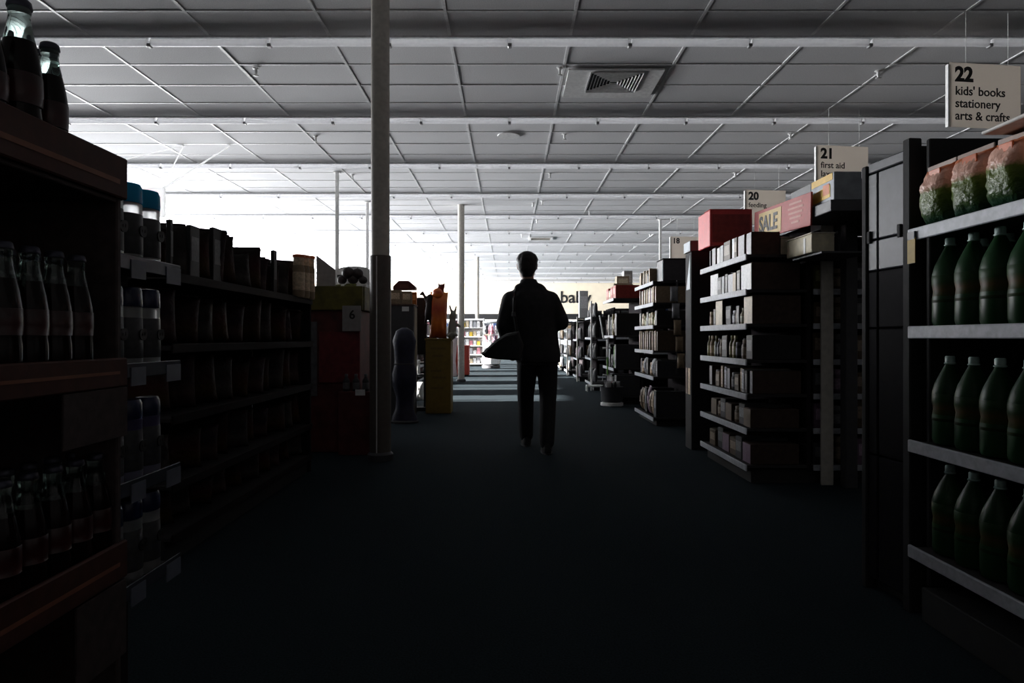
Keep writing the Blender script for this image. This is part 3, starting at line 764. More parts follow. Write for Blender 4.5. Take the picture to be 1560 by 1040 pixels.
for i, (x, w, h, cn) in enumerate(((.34, .26, .22, 'red'), (.66, .28, .20, 'red'), (.97, .24, .17, 'charcoal'))):
    place('carton', w, .26, h, cn, COL[cn] if cn != 'red' else (.20, .03, .025), (EX + x + .24, EY0 + .22, 1.626), 0, '%s carton facing the camera on the third right rack, %s from the aisle' % ('dark red' if cn == 'red' else cn, ORD[i]), 'cartons along the third right rack top')
for i in range(14):
    place('bag', .13, .07, .215, ('charcoal', 'black', 'blue', 'olive')[i % 4], COL[('charcoal', 'black', 'blue', 'olive')[i % 4]], (EX + .57 + (i % 7) * .15, EY0 + .10, (1.301, 1.051)[i // 7]), 0, '%s packet facing the camera, %s from aisle, %s row on third right rack' % (('charcoal', 'black', 'blue', 'olive')[i % 4], ORD[i % 7], ('upper', 'lower')[i // 7]), 'dark packets on the third right rack', parts=False)
# white wire frame and bucket at its foot
wf_ = thing('wire_frame_stand', 'white and green wire stand in front of the third right rack', 'stand', (EX - .12, EY0 - .02, 0))
for pts, r, m in (([(-.1, 0, 1.36), (-.04, 0, 1.0), (.06, 0, 1.02)], .012, M_paint), ([(.02, 0, 1.0), (.02, 0, .72)], .016, M_paint), ([(.015, 0, .72), (.02, 0, .45)], .010, mat('wire_green', (.18, .42, .08), .4)),
                  ([(-.05, .02, .86), (.08, .02, .86)], .014, M_paint), ([(-.06, 0, .36), (-.05, 0, .46), (.08, 0, .44), (.09, 0, .34)], .010, M_paint), ([(.02, 0, .45), (.02, 0, .01)], .008, M_paint), ([(-.08, 0, .008), (.12, 0, .008)], .008, M_paint)):
    obj('rod', MB().tube(pts, r, 8), m, wf_)
bu = thing('wire_basket', 'round dark basket of bagged goods on the floor by the wire stand', 'basket', (EX - .06, EY0 - .18, 0))
obj('tub', MB().lathe([(.13, .06), (.16, .07), (.17, .28), (.175, .29), (.16, .288), (.15, .10)], 18), M_dgrey, bu, smooth=40)
obj('base_ring', MB().lathe([(.15, 0), (.17, .01), (.17, .05), (.14, .06)], 18), M_paint, bu, smooth=40)
for i in range(5):
    a = i * 1.26
    place('bag', .11, .06, .15, ('grey', 'pink', 'charcoal', 'white', 'black')[i], COL[('grey', 'pink', 'charcoal', 'white', 'black')[i]], (EX - .06 + .07 * math.cos(a), EY0 - .18 + .07 * math.sin(a), .22), a, '%s packet standing in the round floor basket' % ('grey', 'pink', 'charcoal', 'white', 'black')[i], 'packets in the round floor basket', parts=False)

# ---- units F to J farther along the right row
specs = [(12.75, 13.85, 1.60, 'charcoal', 'shelf unit with bright front post, fourth along the right row', 'fourth right rack', 1.60),
         (15.35, 16.45, 1.48, 'grey', 'shelf unit with grey fabric goods, fifth along the right row', 'fifth right rack', 1.60),
         (17.95, 19.05, 1.48, 'charcoal', 'shelf unit, sixth along the right row, next to the walking person', 'sixth right rack', 1.60),
         (20.55, 21.65, 1.48, 'tan', 'shelf unit, seventh along the right row', 'seventh right rack', 1.60)]
for si, (y0, y1, h, cn0, lab, unit, xe) in enumerate(specs):
    lv = [h - .04, h * .66, h * .36, .12] if si else [1.42, 1.02, .62, .14]
    g = gondola('dark ' + lab, 1, xe, y0, y1, 6., h, lv, lv[1:], deckm=M_deck)
    obj('corner_post', MB().cbox(-.03, -.002, -.02, .015, 0, h + (.12 if si == 0 else .02), .003), M_paint if si == 0 else M_column, g)
    rng = random.Random(50 + si)
    pal = [('charcoal', 'black', 'black', 'charcoal'), ('charcoal', 'black', 'charcoal', 'mauve'), ('charcoal', 'brown', 'black'), ('tan', 'charcoal', 'grey')][si]
    for zi, z in enumerate(lv[1:] if si else lv):
        def it(r, i, pal=pal): return (('bag', 'jar', 'bag')[i % 3], (.13, .09, .12)[i % 3], .08, (.28, .2, .25)[i % 3], pal[(i + zi) % len(pal)])
        fill(unit, LEV[zi] + ' end', 'y', y0 + .04, y1 - .04, xe + .03, z + .001, -HP, it, rng, 'near corner', 'goods on the end of the ' + unit, parts=False)
        if si < 3 and z > .1:
            fill(unit, LEV[zi] + ' camera side', 'x', xe + .50, xe + 1.2, y0 + .05, z + .001, 0, it, rng, 'aisle corner', 'goods on the camera side of the ' + unit, parts=False) if z < lv[0] else None
    if si == 0:
        for i in range(4):
            place('bag', .15, .12, .12, 'charcoal', COL['charcoal'], (xe + .14 + i * .17, y0 + .16, 1.421), 0, 'dark lumpy packet on top of the fourth right rack, %s from the aisle' % ORD[i], 'dark packets on the fourth right rack', parts=False)
# pale boxes on the fourth rack seen above the aisle
place('carton', .2, .2, .62, 'white', COL['white'], (1.74, 15.50, 1.482), 0, 'tall white carton standing on the fifth right rack beside the wall letters', None)
for i, (px, py0, py1, y, w, cn) in enumerate(((950, 420, 445, 10.55, .20, 'cream'), (958, 412, 440, 10.8, .14, 'white'))):
    z = PZ(py1, y)
    place('carton', w, .2, PZ(py0, y) - 1.828, cn, COL[cn], (PX(px, y) , y + .15, 1.828), 0, 'tall %s carton behind the red-brown cartons on the third right rack' % cn, None)
ff = thing('floor_rack', 'low white-edged floor rack at the foot of the bright post', 'rack', (1.52, 12.55, 0))
obj('tray', MB().cbox(-.05, .25, -.06, .16, .09, .12, .004), M_paint, ff)
for xx in (-.04, .24): obj('leg', MB().tube([(xx, -.05, 0), (xx, -.05, .13)], .014, 8), M_paint, ff)
for xx in (-.04, .24): obj('leg', MB().tube([(xx, .15, 0), (xx, .15, .09)], .014, 8), M_paint, ff)
# ------------------------------------------------------------------ left side
# ---- cola display, nearest
LX = -.80; LYE = 1.396; LY0 = .55
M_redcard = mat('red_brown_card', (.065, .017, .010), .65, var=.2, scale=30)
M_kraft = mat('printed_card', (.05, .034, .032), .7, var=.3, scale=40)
cd = thing('cola_display', 'red-brown cardboard display with trays of glass cola bottles', 'display stand', (LX, LY0, 0))
LD = LYE - LY0
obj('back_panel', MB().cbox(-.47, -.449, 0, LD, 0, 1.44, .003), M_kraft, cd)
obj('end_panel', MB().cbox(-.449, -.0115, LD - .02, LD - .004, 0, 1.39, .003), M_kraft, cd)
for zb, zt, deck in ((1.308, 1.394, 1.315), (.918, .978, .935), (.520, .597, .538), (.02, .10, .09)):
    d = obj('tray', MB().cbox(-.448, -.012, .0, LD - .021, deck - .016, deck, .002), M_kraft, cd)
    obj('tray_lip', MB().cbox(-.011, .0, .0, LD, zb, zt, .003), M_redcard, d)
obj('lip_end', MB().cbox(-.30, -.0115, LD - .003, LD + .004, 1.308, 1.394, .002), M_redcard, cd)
obj('shelf_card', MB().cbox(-.006, -.001, LD - .20, LD, .815, .917, .001), M_kraft, cd)
obj('shelf_card', MB().cbox(-.008, -.003, LD - .16, LD, .36, .515, .001), M_kraft, cd)
# trays in the middle of the lips: faint printed stripes
for zb, zt in ((1.335, 1.345), (.945, .951), (.55, .558)):
    obj('print_line', MB().box(-.0005, .0012, .1, LD - .03, zb, zt), mat('card_print', (.24, .09, .05), .6), cd)
M_glass = mat('pale_green_glass', (.70, .88, .82), .03, var=0., trans=1., ior=1.45)
M_cola = mat('dark_cola', (.008, .003, .003), .15, var=0., spec=.25)
M_crown = mat('crown_cap_dark', (.05, .05, .07), .35, metal=.6)
M_clabel = banded('cola_label', [(.0, (.035, .005, .005)), (.5, (.05, .008, .008)), (.8, (.03, .004, .004))], rough=.3, bump=.05)
cb = None
def cola(loc, label, sc=1.0, group='glass cola bottles in the cardboard display'):
    global cb
    if cb is None:
        cb = thing('cola_bottle', label, 'bottle', loc, 0, group)
        outer = [(.022, 0), (.0275, .004), (.0295, .015), (.0295, .070), (.0275, .085), (.0295, .105), (.0290, .135), (.0255, .160), (.0205, .183), (.0160, .205), (.0138, .222), (.0150, .225), (.0150, .231), (.0132, .233), (.0132, .239)]
        inner = [(max(.004, r - .0028), z + (.004 if i == 0 else 0)) for i, (r, z) in enumerate(outer) if z < .187]
        inner[0] = (.02, .005); 
        neck = outer[8:]
        body = outer[:9]
        proto(cb, obj('cola_body', MB().lathe(body, 18), M_cola, cb, smooth=50),
              obj('glass_neck', MB().lathe(neck, 18), M_glass, cb, smooth=50),
              obj('label', MB().lathe([(.0297, .088), (.0290, .089), (.0302, .105), (.0297, .132), (.0292, .133)], 18), M_clabel, cb, smooth=50),
              obj('cap', MB().lathe([(.0162, .232), (.0168, .234), (.0150, .2425), (.0120, .245)], 18), M_crown, cb, smooth=50))
        o = cb
    else: o = copy_tree(cb, loc, random.random() * 6, label)
    o.scale = (sc, sc, sc); return o
random.seed(8)
cola((LX - .045, 1.223, 1.316), 'glass cola bottle at the end of the top tray with pale neck')
cola((LX - .047, 1.150, 1.316), 'taller glass cola bottle with dark cap, on the top tray', 1.175)
cola((LX - .085, 1.255, 1.316), 'glass cola bottle half hidden between the tall one and the end one, top tray')
cola((LX - .045, 1.075, 1.316), 'glass cola bottle cut by the frame edge, on the top tray')
for i in range(4): cola((LX - .145, 1.02 + i * .066, 1.316), 'glass cola bottle standing in the back of the top tray, %s from the far end' % ORD[3 - i])
for li, zz in enumerate((.936, .539)):
    for r in range(2):
        for i in range(5 if r == 0 else 4):
            cola((LX - .045 - r * .064, 1.298 + (.06 if li else 0) - i * .0635 + r * .03, zz), 'glass cola bottle in the %s tray, %s row, %s from the far end' % (('middle', 'lower')[li], ('front', 'back')[r], ORD[i]))

# ---- narrow side rack with teal-capped bottles
WX = -.86
wr = thing('side_rack', 'narrow wire-backed side rack of capped bottles next to the cola display', 'rack', (WX, 1.44, 0))
WD = .29
obj('back_plate', MB().cbox(-.14, -.13, 0, WD, .05, 1.30, .003), M_steel, wr)
obj('base_foot', MB().cbox(-.14, 0, 0, WD, 0, .06, .003), M_black, wr)
W_lev = [1.185, .94, .675, .44]
for z in W_lev:
    s_ = obj('shelf', MB().cbox(-.129, -.001, 0, WD, z - .008, z, .002), M_deck, wr)
    obj('front_lip', MB().cbox(0, .006, 0, WD, z - .012, z + .022, .002), mat('clear_lip', (.05, .055, .07), .2), s_)
    obj('price_tag', MB().box(.0062, .0085, WD - .075, WD - .005, z - .03, z + .012), mat('tag_pale', (.13, .14, .18), .5), s_)
    obj('price_tag', MB().box(.0062, .0085, .06, .12, z - .03, z + .012), mat('tag_pale'), s_)
M_lot = mat('milky_bottle', (.72, .72, .72), .28, var=.05, trans=.75)
M_teal = see_through(mat('teal_cap_plastic', (.006, .10, .15), .22), .6, (.01, .55, .75))
M_navy = mat('navy_cap_plastic', (.012, .018, .06), .25)
M_violet = banded('violet_bottle', [(0., (.20, .2, .24)), (.5, (.10, .09, .20)), (.9, (.06, .05, .12))], rough=.3, bump=.08)
lot = {}
def lotion(kind, loc, label, mcap, mbody, rot=HP):
    if kind not in lot:
        o = thing('capped_bottle', label, 'bottle', loc, rot, 'capped bottles in the side rack')
        body = obj('body', MB().lathe([(.030, 0), (.0345, .004), (.036, .02), (.0355, .09), (.034, .135), (.0345, .150), (.030, .153)], 20, None, 1., .82), mbody, o, smooth=50)
        cap = obj('cap', MB().lathe([(.0348, .152), (.0358, .160), (.0345, .188), (.030, .197), (.018, .199)], 20, None, 1., .82), mcap, o, smooth=50)
        lab = obj('front_label', MB().lathe([(.0357, .03), (.0365, .031), (.0362, .085), (.0350, .125), (.0345, .126)], 20, None, 1., .82), mat('bottle_label_grey', (.055, .055, .06), .5, var=.3, scale=60), o, smooth=50)
        tx = text(o, 'e', .058, (.020, -.0315, .072), (HP, -HP, 0), M_ink, 'letter', bold=.002)
        lot[kind] = proto(o, body, cap, lab, tx)
    else: o = copy_tree(lot[kind], loc, rot, label)
    return o
for li, (z, kc, kb, cname) in enumerate(((1.186, M_teal, M_lot, 'teal'), (.941, M_navy, M_lot, 'navy'), (.676, M_navy, M_violet, 'violet'), (.441, M_navy, M_lot, 'dark'))):
    for i in range(3):
        lotion(cname, (WX - .042, 1.44 + .245 - .030 - i * .080, z), 'milky bottle with %s cap in the side rack, %s from the snack bags' % (cname, ORD[i]) if cname != 'violet' else 'violet-grey bottle in the side rack, third shelf, %s from the snack bags' % ORD[i], kc, kb)

# ---- snack rack running along the aisle
NX, NY0, NY1 = -1.50, 2.95, 5.05
sr = thing('snack_rack', 'long dark rack packed with snack bags along the left of the aisle', 'shelf unit', (NX, NY0, 0))
ND = NY1 - NY0
obj('base', MB().cbox(-.45, -.03, 0, ND, 0, .12, .004), M_black, sr)
obj('back_panel', MB().cbox(-.48, -.45, 0, ND, .0, 1.50, .004), M_steel, sr)
N_lev = [1.30, .98, .66, .36, .13]
for z in N_lev:
    s_ = obj('shelf', MB().cbox(-.449, -.001, 0, ND, z - .02, z, .003), M_deck, sr)
    obj('price_rail', MB().cbox(0, .01, 0, ND, z - .03, z + .012, .002), mat('dull_rail', (.012, .009, .010), .6, spec=.1), s_)
obj('end_panel', MB().cbox(-.449, -.01, ND + .001, ND + .03, 0, 1.34, .003), M_steel, sr)
obj('end_post', MB().cbox(-.449, -.40, -.03, -.001, 0, 1.50, .003), M_steel, sr)
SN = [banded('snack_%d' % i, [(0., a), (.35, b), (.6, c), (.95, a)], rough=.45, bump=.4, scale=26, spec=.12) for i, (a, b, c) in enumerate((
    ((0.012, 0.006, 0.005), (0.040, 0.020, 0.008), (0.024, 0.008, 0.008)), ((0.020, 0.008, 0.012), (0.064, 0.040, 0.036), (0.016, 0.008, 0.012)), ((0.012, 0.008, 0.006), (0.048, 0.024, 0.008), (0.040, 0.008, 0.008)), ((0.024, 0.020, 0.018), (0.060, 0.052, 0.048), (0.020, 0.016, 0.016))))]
sn_me = [MB().pillow(.20 + .02 * (i % 3), .25 + .02 * (i % 4), .10, 10, 12, random.Random(70 + i)).mesh('snack_bag', 70) for i in range(6)]
seal_me = MB().cbox(-.095, .095, -.0025, .0025, -.012, .010, .001).mesh('top_seal')
rng = random.Random(9)
toph = [.18, .25, .22, .30, .26, .285, .25, .275, .25, .235]
for li, z in enumerate(N_lev):
    nb = 10 if li else 12
    for i in range(nb):
        step = ND / nb
        yb = NY0 + step * (i + .5)
        me = sn_me[(i * 5 + li * 2) % 6]
        k = (i * 3 + li) % 4
        o = link('snack_bag', me, SN[k], None, (NX - .135 + rng.uniform(-.03, .02), yb, z + .014), (rng.uniform(-.08, .02), rng.uniform(-.08, .08), .55 + rng.uniform(-.35, .35)))
        # materials are per object so bags that share a mesh can wear another print
        o.material_slots[0].link = 'OBJECT'; o.material_slots[0].material = SN[k]
        if li == 0: s = (rng.uniform(.86, 1.0)); o.scale = (s, s * .8, s * rng.uniform(.78, 1.12)); o.rotation_euler[1] += rng.uniform(-.06, .06)
        elif z < .2: o.scale = (.8, .8, .58)
        elif li > 2: o.scale = (.85, .85, .75)
        else: o.scale = (.92, .9, .86)
        tag(o, 'dark crinkled snack bag, %s shelf of the long snack rack, %s from the near end' % (['top', 'second', 'third', 'fourth', 'lowest'][li], ORD[i]), 'bag', 'snack bags on the long rack')
        if li < 2: link('top_seal', seal_me, SN[(k + 1) % 4], o, (0, 0, (.25, .27, .29, .31, .25, .27)[(i * 5 + li * 2) % 6]))
# things standing among the bags on the rack top: a card tube, cartons, cans with orange lids
for i, (px, py, y, w, h, cn, kind, lb) in enumerate(((268, 335, 3.02, .025, .25, 'black', 'carton', 'thin upright black box poking above the snack bags beside the side rack'),
        (303, 345, 3.28, .10, .24, 'black', 'carton', 'black box above the snack bags, second from the side rack'),
        (338, 349, 3.55, .12, .21, 'black', 'carton', 'wide dark box above the snack bags, third from the side rack'),
        (424, 382, 4.28, .06, .22, 'black', 'carton', 'small black box above the far snack bags'))):
    x = NX - .03; y = -x * F / (CX - px); h = PZ(py, y) - 1.303
    place(kind, w, .022, h, cn, COL[cn], (x - .03, y, 1.303), HP, lb, None)
for i, (px, y) in enumerate(((455, 4.72), (463, 4.84), (471, 4.97))):
    jx = NX + .02 - .05
    o = place('jar', .085, .085, PZ(391 + i, y) - 1.305, 'tan', COL['tan'], (PX(px, y), y, 1.305), 0, 'round canister with orange lid at the far end of the snack rack, %s of three' % ORD[i], 'canisters with orange lids', name='canister')
    obj('orange_lid', MB().lathe([(.044, -.006), (.045, 0), (.043, .012), (.03, .016)], 14), M_orange, o, (0, 0, PZ(391 + i, y) - 1.305), smooth=50)

# ---- dump bin with yellow and green header
bn = thing('dump_bin', 'square floor bin with a yellow-green printed band beside the near column', 'bin', (-1.62, 6.2, 0))
M_yg = mat('yellow_green_print', (.10, .085, .012), .6, var=.55, scale=9)
obj('body', MB().cbox(-.30, .30, -.30, .30, .0, 1.26, .006), mat('dark_red_print', (.10, .02, .02), .6, var=.4, scale=9), bn)
for a in ((-.33, .33, -.34, -.302), (-.33, .33, .302, .34), (-.34, -.302, -.301, .301), (.302, .34, -.301, .301)): obj('printed_band', MB().cbox(a[0], a[1], a[2], a[3], 1.262, 1.475, .004), M_yg, bn)
obj('inner_floor', MB().box(-.30, .30, -.30, .30, 1.30, 1.31), M_black, bn)
obj('red_front_panel', MB().cbox(-.06, .30, -.312, -.301, .62, 1.07, .003), mat('red_panel_card', (.16, .02, .025), .6, var=.25, scale=20), bn)
obj('grey_side_strip', MB().cbox(-.20, -.08, -.310, -.301, .50, 1.16, .003), mat('grey_strip_card', (.10, .10, .11), .6, var=.3), bn)
rng = random.Random(17)
for i in range(10):
    x, y = -1.62 - .20 + (i % 4) * .125, 6.02 + (i // 4) * .14
    o = link('snack_pouch', sn_me[i % 6], M_yg, None, (x, y, 1.322), (rng.uniform(-.08, .08), rng.uniform(-.08, .08), rng.uniform(-.4, .4)))
    o.scale = (.62, .7, .60); o.material_slots[0].link = 'OBJECT'; o.material_slots[0].material = mat('olive_pouch', (.13, .13, .03), .35, var=.5, scale=30)
    tag(o, 'olive snack pouch loose in the yellow-green bin, %s of %s row from the front' % (ORD[i % 4], ['first', 'second', 'third'][i // 4]), 'bag', 'loose pouches in the floor bin')
wc = thing('white_sign_card', 'blank pale sign card standing up from the yellow-green bin', 'sign', (PX(478, 5.9), 5.98, 1.476), 0)
obj('card', MB().add([(0, 0, 0), (.17, .0, 0), (.17, .0, .155), (0, 0, .285), (0, .008, 0), (.17, .008, 0), (.17, .008, .155), (0, .008, .285)], [(0, 1, 2, 3), (4, 7, 6, 5), (0, 4, 5, 1), (1, 5, 6, 2), (2, 6, 7, 3), (3, 7, 4, 0)]), mat('pale_card', (.30, .27, .27), .6), wc)
obj('stem', MB().box(.03, .05, .009, .02, -.16, .12), M_paint, wc)
wb = thing('white_basket', 'white arched basket of dark round fruit-like goods on the bin rim', 'basket', (PX(534, 6.1), 6.12, 1.476), 0)
obj('tray', MB().cbox(-.16, .16, -.10, .10, 0, .03, .004), M_paint, wb)
arch = [(-.165, .03), (.165, .03), (.165, .17)] + [(.165 * math.cos(t), .165 + .045 * math.sin(t)) for t in (.4, .8, 1.2, 1.57, 1.94, 2.34, 2.74)] + [(-.165, .17)]
obj('arched_back', MB().prism(arch, .09, .105), M_paint, wb)
obj('window_tag', MB().box(-.15, -.07, .084, .089, .075, .13), M_black, wb)
for i, (dx, dz, r) in enumerate(((-.07, .075, .045), (-.01, .095, .060), (.07, .085, .055), (.125, .07, .04), (.03, .06, .05))):
    o = obj('round_fruit', MB().lathe([(r * math.sin(t), -r * math.cos(t) * .9) for t in (.15, .5, .9, 1.3, 1.7, 2.1, 2.5, 2.95)], 12), mat('dark_fruit', (.03, .02, .02), .5, var=.4, scale=50), None, (wb.location.x + dx, 6.07 - .012 * (i % 2), 1.507 + r * .9 + (.045 if i in (1, 2) else 0)), smooth=60)
    tag(o, 'dark round ball heaped in the white arched basket, %s from the white sign card' % ORD[i], 'fruit', 'dark balls in the white basket')
    obj('stalk', MB().tube([(0, 0, r * .85), (.004, 0, r * 1.05)], .003, 5), M_black, o)
six = thing('number_card', 'white card with the number 6 on the front of the bin beside the column', 'sign', (PX(522, 5.86), 5.845, 1.075), 0)
obj('card', MB().cbox(0, .165, 0, .006, 0, .225, .002), mat('number_card_white', (.30, .28, .28), .6), six)
text(six, '6', .11, (.06, -.002, .11), (HP, 0, 0), M_ink, 'number', bold=.002)
obj('peg', MB().box(.07, .09, .0065, .045, .19, .21), M_paint, six)
# low box of bottles at the foot of the column with a bright tag
lb = thing('floor_carton', 'open dark carton with a bright white tag on the floor by the column', 'box', (-1.36, 5.86, 0), 0)
obj('carton', MB().cbox(-.12, .16, -.10, .015, 0, .55, .004), mat('dark_red_print'), lb)
obj('white_tag', MB().box(.03, .115, -.1025, -.0995, .53 - .012, .55 + .02), M_paint, lb)
for i in range(3):
    place('bottle', .06, .06, .15, 'charcoal', COL['charcoal'], (-1.42 + i * .085, 5.81, .551), 0, 'small dark bottle standing on the floor carton by the column, %s of three' % ORD[i], 'small bottles on the floor carton')
# ------------------------------------------------------------------ left displays beyond the column
d1 = thing('carton_display', 'tan-topped dark display right behind the near column', 'display stand', (-1.36, 8.75, 0))
obj('cabinet', MB().cbox(-.185, .13, -.15, .15, 0, 1.433, .005), M_dgrey, d1)
obj('shelf_board', MB().cbox(-.195, .14, -.16, .16, 1.434, 1.453, .003), mat('dark_brown_card'), d1)
obj('white_ticket', MB().box(-.02, .07, -.164, -.1605, 1.36, 1.42), M_paint, d1)
obj('side_strip', MB().box(.131, .134, -.1, .14, .3, 1.41), mat('tan_card', (.22, .19, .13), .6), d1)
for i, (dx, w, h) in enumerate(((-.11, .14, .18), (.035, .12, .165))):
    place('carton', w, .12, h, 'tan', COL['tan'], (-1.36 + dx, 8.67, 1.455), 0, 'tan carton on the display behind the near column, %s from the column' % ORD[i], 'tan cartons behind the column')
for i, (dx, dy, h) in enumerate(((.09, .05, .165), (-.02, .05, .16))):
    place('carton', .09, .07, h, 'orange', COL['orange'], (-1.36 + dx, 8.78 + dy, 1.455), 0, 'orange carton %s the tan cartons on the display' % ('right of' if i == 0 else 'behind'), 'orange cartons behind the column')
dm = thing('dome_box', 'dark red dome-topped box on the tan display behind the column', 'box', (-1.36, 8.68, 1.640))
obj('box', MB().prism([(-.14, 0), (.15, 0), (.15, .04), (.06, .115), (-.065, .115), (-.14, .045)], -.07, .07), mat('dark_red_box', (.10, .015, .015), .5), dm)
obj('front_print', MB().box(-.05, .06, -.072, -.0695, .02, .07), mat('dark_red_print2', (.16, .04, .03), .5), dm)
ns = thing('navy_stand', 'navy wrapped stand with a flared foot beside the yellow display', 'display stand', (PX(620, 8.2), 8.0, 0))
prof = [(.16, 0), (.155, .06), (.11, .16), (.10, .30), (.145, .45), (.15, .58), (.12, .70), (.125, .85), (.145, .98), (.10, 1.10), (.03, 1.14)]
obj('wrap', MB().lathe(prof, 18, None, 1., .6), mat('navy_wrap', (.008, .010, .030), .5, var=.4, scale=14, bump=.5), ns, smooth=60)
obj('foot', MB().lathe([(.17, 0), (.17, .02), (.12, .03)], 18), M_black, ns, smooth=40)
obj('tie', MB().lathe([(.122, .69), (.128, .70), (.124, .715)], 18, None, 1., .6), M_dgrey, ns, smooth=40)
# white plastic packs, bright, in the gap
for i, (px, z0, z1, w) in enumerate(((638, .004, .30, .17), (637, .42, .66, .07), (643, .74, .90, .07))):
    o = obj('white_pack', MB().pillow(w, z1 - z0, .08, 8, 8, random.Random(i)), M_paint, None, (PX(px, 10.75), 10.75, z0), smooth=60)
    tag(o, ('bright white wrapped pack on the floor between navy stand and yellow display', 'small white pack hung on the rod, lower of two', 'small white pack hung on the rod, upper of two')[i], 'bag', None)
rd = thing('hook_rod', 'thin dark rod with white packs behind the navy stand', 'rod', (PX(634, 10.84), 10.86, 0))
obj('rod', MB().tube([(0, 0, .0), (0, 0, 1.12)], .012, 8), M_dgrey, rd)
for z_ in (.655, .895): obj('hook', MB().tube([(0, 0, z_), (.04, -.10, z_)], .006, 6), M_dgrey, rd)
obj('foot', MB().lathe([(.10, 0), (.10, .02), (.02, .03)], 14), M_dgrey, rd, smooth=40)
# yellow cardboard display
yd = thing('yellow_display', 'mustard yellow cardboard floor display with faint print below orange toys', 'display stand', (PX(667.5, 8.9), 8.9, 0))
obj('carton_body', MB().cbox(-.17, .17, 0, .34, 0, .98, .006), mat('mustard_card', (.19, .125, .02), .6, var=.12, scale=20), yd)
obj('rim', MB().cbox(-.18, .18, -.008, .348, .981, 1.01, .004), mat('mustard_card'), yd)
obj('lit_left_side', MB().box(-.173, -.1695, .02, .32, .15, .93), mat('mustard_lit', (.42, .38, .24), .6), yd)  # paler sheet stands in for the lit left side
for i, z in enumerate((.86, .76, .56, .47, .33)):
    obj('print_line', MB().box(-.10 + .02 * (i % 2), .10 - .03 * (i % 3), -.0015, .0005, z, z + .028), mat('mustard_print', (.14, .09, .02), .6), yd)
obj('base_plinth', MB().box(-.15, .15, .02, .32, .0, .02), M_black, yd)
M_or = banded('orange_toy_wrap', [(0., (.42, .07, .02)), (.4, (.75, .20, .03)), (.7, (.50, .06, .02)), (1., (.80, .24, .05))], rough=.35, bump=.4, scale=18)
tb = obj('orange_toy_bag', MB().pillow(.24, .62, .20, 10, 14, random.Random(4)), M_or, None, (PX(667, 9.0), 9.02, 1.012), (0, .03, 0), smooth=70)
tag(tb, 'tall bag of bright orange toys standing on the yellow display', 'toy', None)
obj('orange_ball', MB().lathe([(.075 * math.sin(t), -.075 * math.cos(t)) for t in (.15, .6, 1.1, 1.57, 2.1, 2.6, 3.0)], 14), M_or, tb, (-.02, -.03, .60), smooth=60)
obj('ribbon', MB().tube([(-.02, -.03, .67), (.0, -.03, .72), (.03, -.02, .70)], .010, 6), mat('dark_toy', (.04, .02, .02), .6), tb)
def blob_toy(name, label, parts, m, loc, group=None, cat='toy', vox=.012):
    mb = MB()
    for p, q, r1, r2 in parts: mb.capsule(p, q, r1, r2, 10)
    o = obj(name, mb, m, None, loc, smooth=60); voxel(o, vox); tag(o, label, cat, group); return o
def voxel(o, size, smooth=4):
    md = o.modifiers.new('remesh', 'REMESH'); md.mode = 'VOXEL'; md.voxel_size = size; md.use_smooth_shade = True
    sm = o.modifiers.new('smooth', 'SMOOTH'); sm.factor = .5; sm.iterations = smooth
    dg = bpy.context.evaluated_depsgraph_get(); dg.update()
    me = bpy.data.meshes.new_from_object(o.evaluated_get(dg), depsgraph=dg)
    mats = list(o.data.materials); o.modifiers.clear(); old = o.data; o.data = me; bpy.data.meshes.remove(old)
    if not me.materials:
        for m in mats: me.materials.append(m)
    return o
M_plush = mat('dark_plush', (.035, .03, .03), .9, bump=.6, scale=80)
mk = blob_toy('plush_monkey', 'dark long-armed plush toy hanging left of the orange toys', [((0, 0, 0), (.02, 0, .16), .045, .04), ((.02, 0, .20), (.03, 0, .24), .045, .04), ((.0, 0, .15), (-.07, 0, .30), .020, .018), ((-.07, 0, .30), (-.10, 0, .27), .018, .016), ((.0, 0, .0), (-.04, 0, -.12), .022, .018), ((.03, 0, .0), (.04, 0, -.13), .022, .018)], M_plush, (PX(652, 9.0), 8.98, 1.33))
wp = blob_toy('plush_rabbit', 'grey-white plush toy on the near right of the orange toys', [((0, 0, .02), (.01, 0, .20), .06, .05), ((.01, 0, .27), (.02, -.01, .30), .05, .045), ((.0, 0, .33), (-.03, 0, .42), .018, .014), ((.04, 0, .33), (.06, 0, .41), .018, .014), ((.05, 0, .18), (.11, -.03, .14), .022, .02), ((-.03, -.02, .04), (-.05, -.09, .02), .026, .022), ((.04, -.02, .04), (.07, -.09, .02), .026, .022)], mat('grey_plush', (.36, .35, .29), .9, bump=.6, scale=80), (PX(688, 8.95), 8.99, 1.030))
pp = blob_toy('plush_cat', 'dark red plush toy peeking above the orange toy bag', [((0, 0, .0), (0, 0, .12), .05, .045), ((0, 0, .18), (.01, 0, .20), .045, .04), ((-.03, 0, .22), (-.04, 0, .26), .014, .008), ((.04, 0, .22), (.05, 0, .26), .014, .008)], mat('dark_red_plush', (.12, .02, .015), .9, bump=.6, scale=80), (PX(672, 9.17), 9.17, 1.52))
place('carton', .10, .09, .45, 'brown', COL['brown'], (PX(672, 9.17), 9.17, 1.013), 0, 'tall brown carton hidden behind the orange toy bag, under the dark red plush', None)
bp = thing('black_panel_stand', 'flat black standing panel left of the orange toys', 'display stand', (PX(641, 9.3), 9.30, 0))
obj('panel', MB().cbox(-.075, .075, 0, .05, .78, 1.58, .004), M_black, bp)
obj('post', MB().tube([(.05, .025, .05), (.05, .025, .779)], .012, 8), M_black, bp)
obj('foot', MB().cbox(-.10, .10, -.08, .14, 0, .049, .004), M_black, bp)

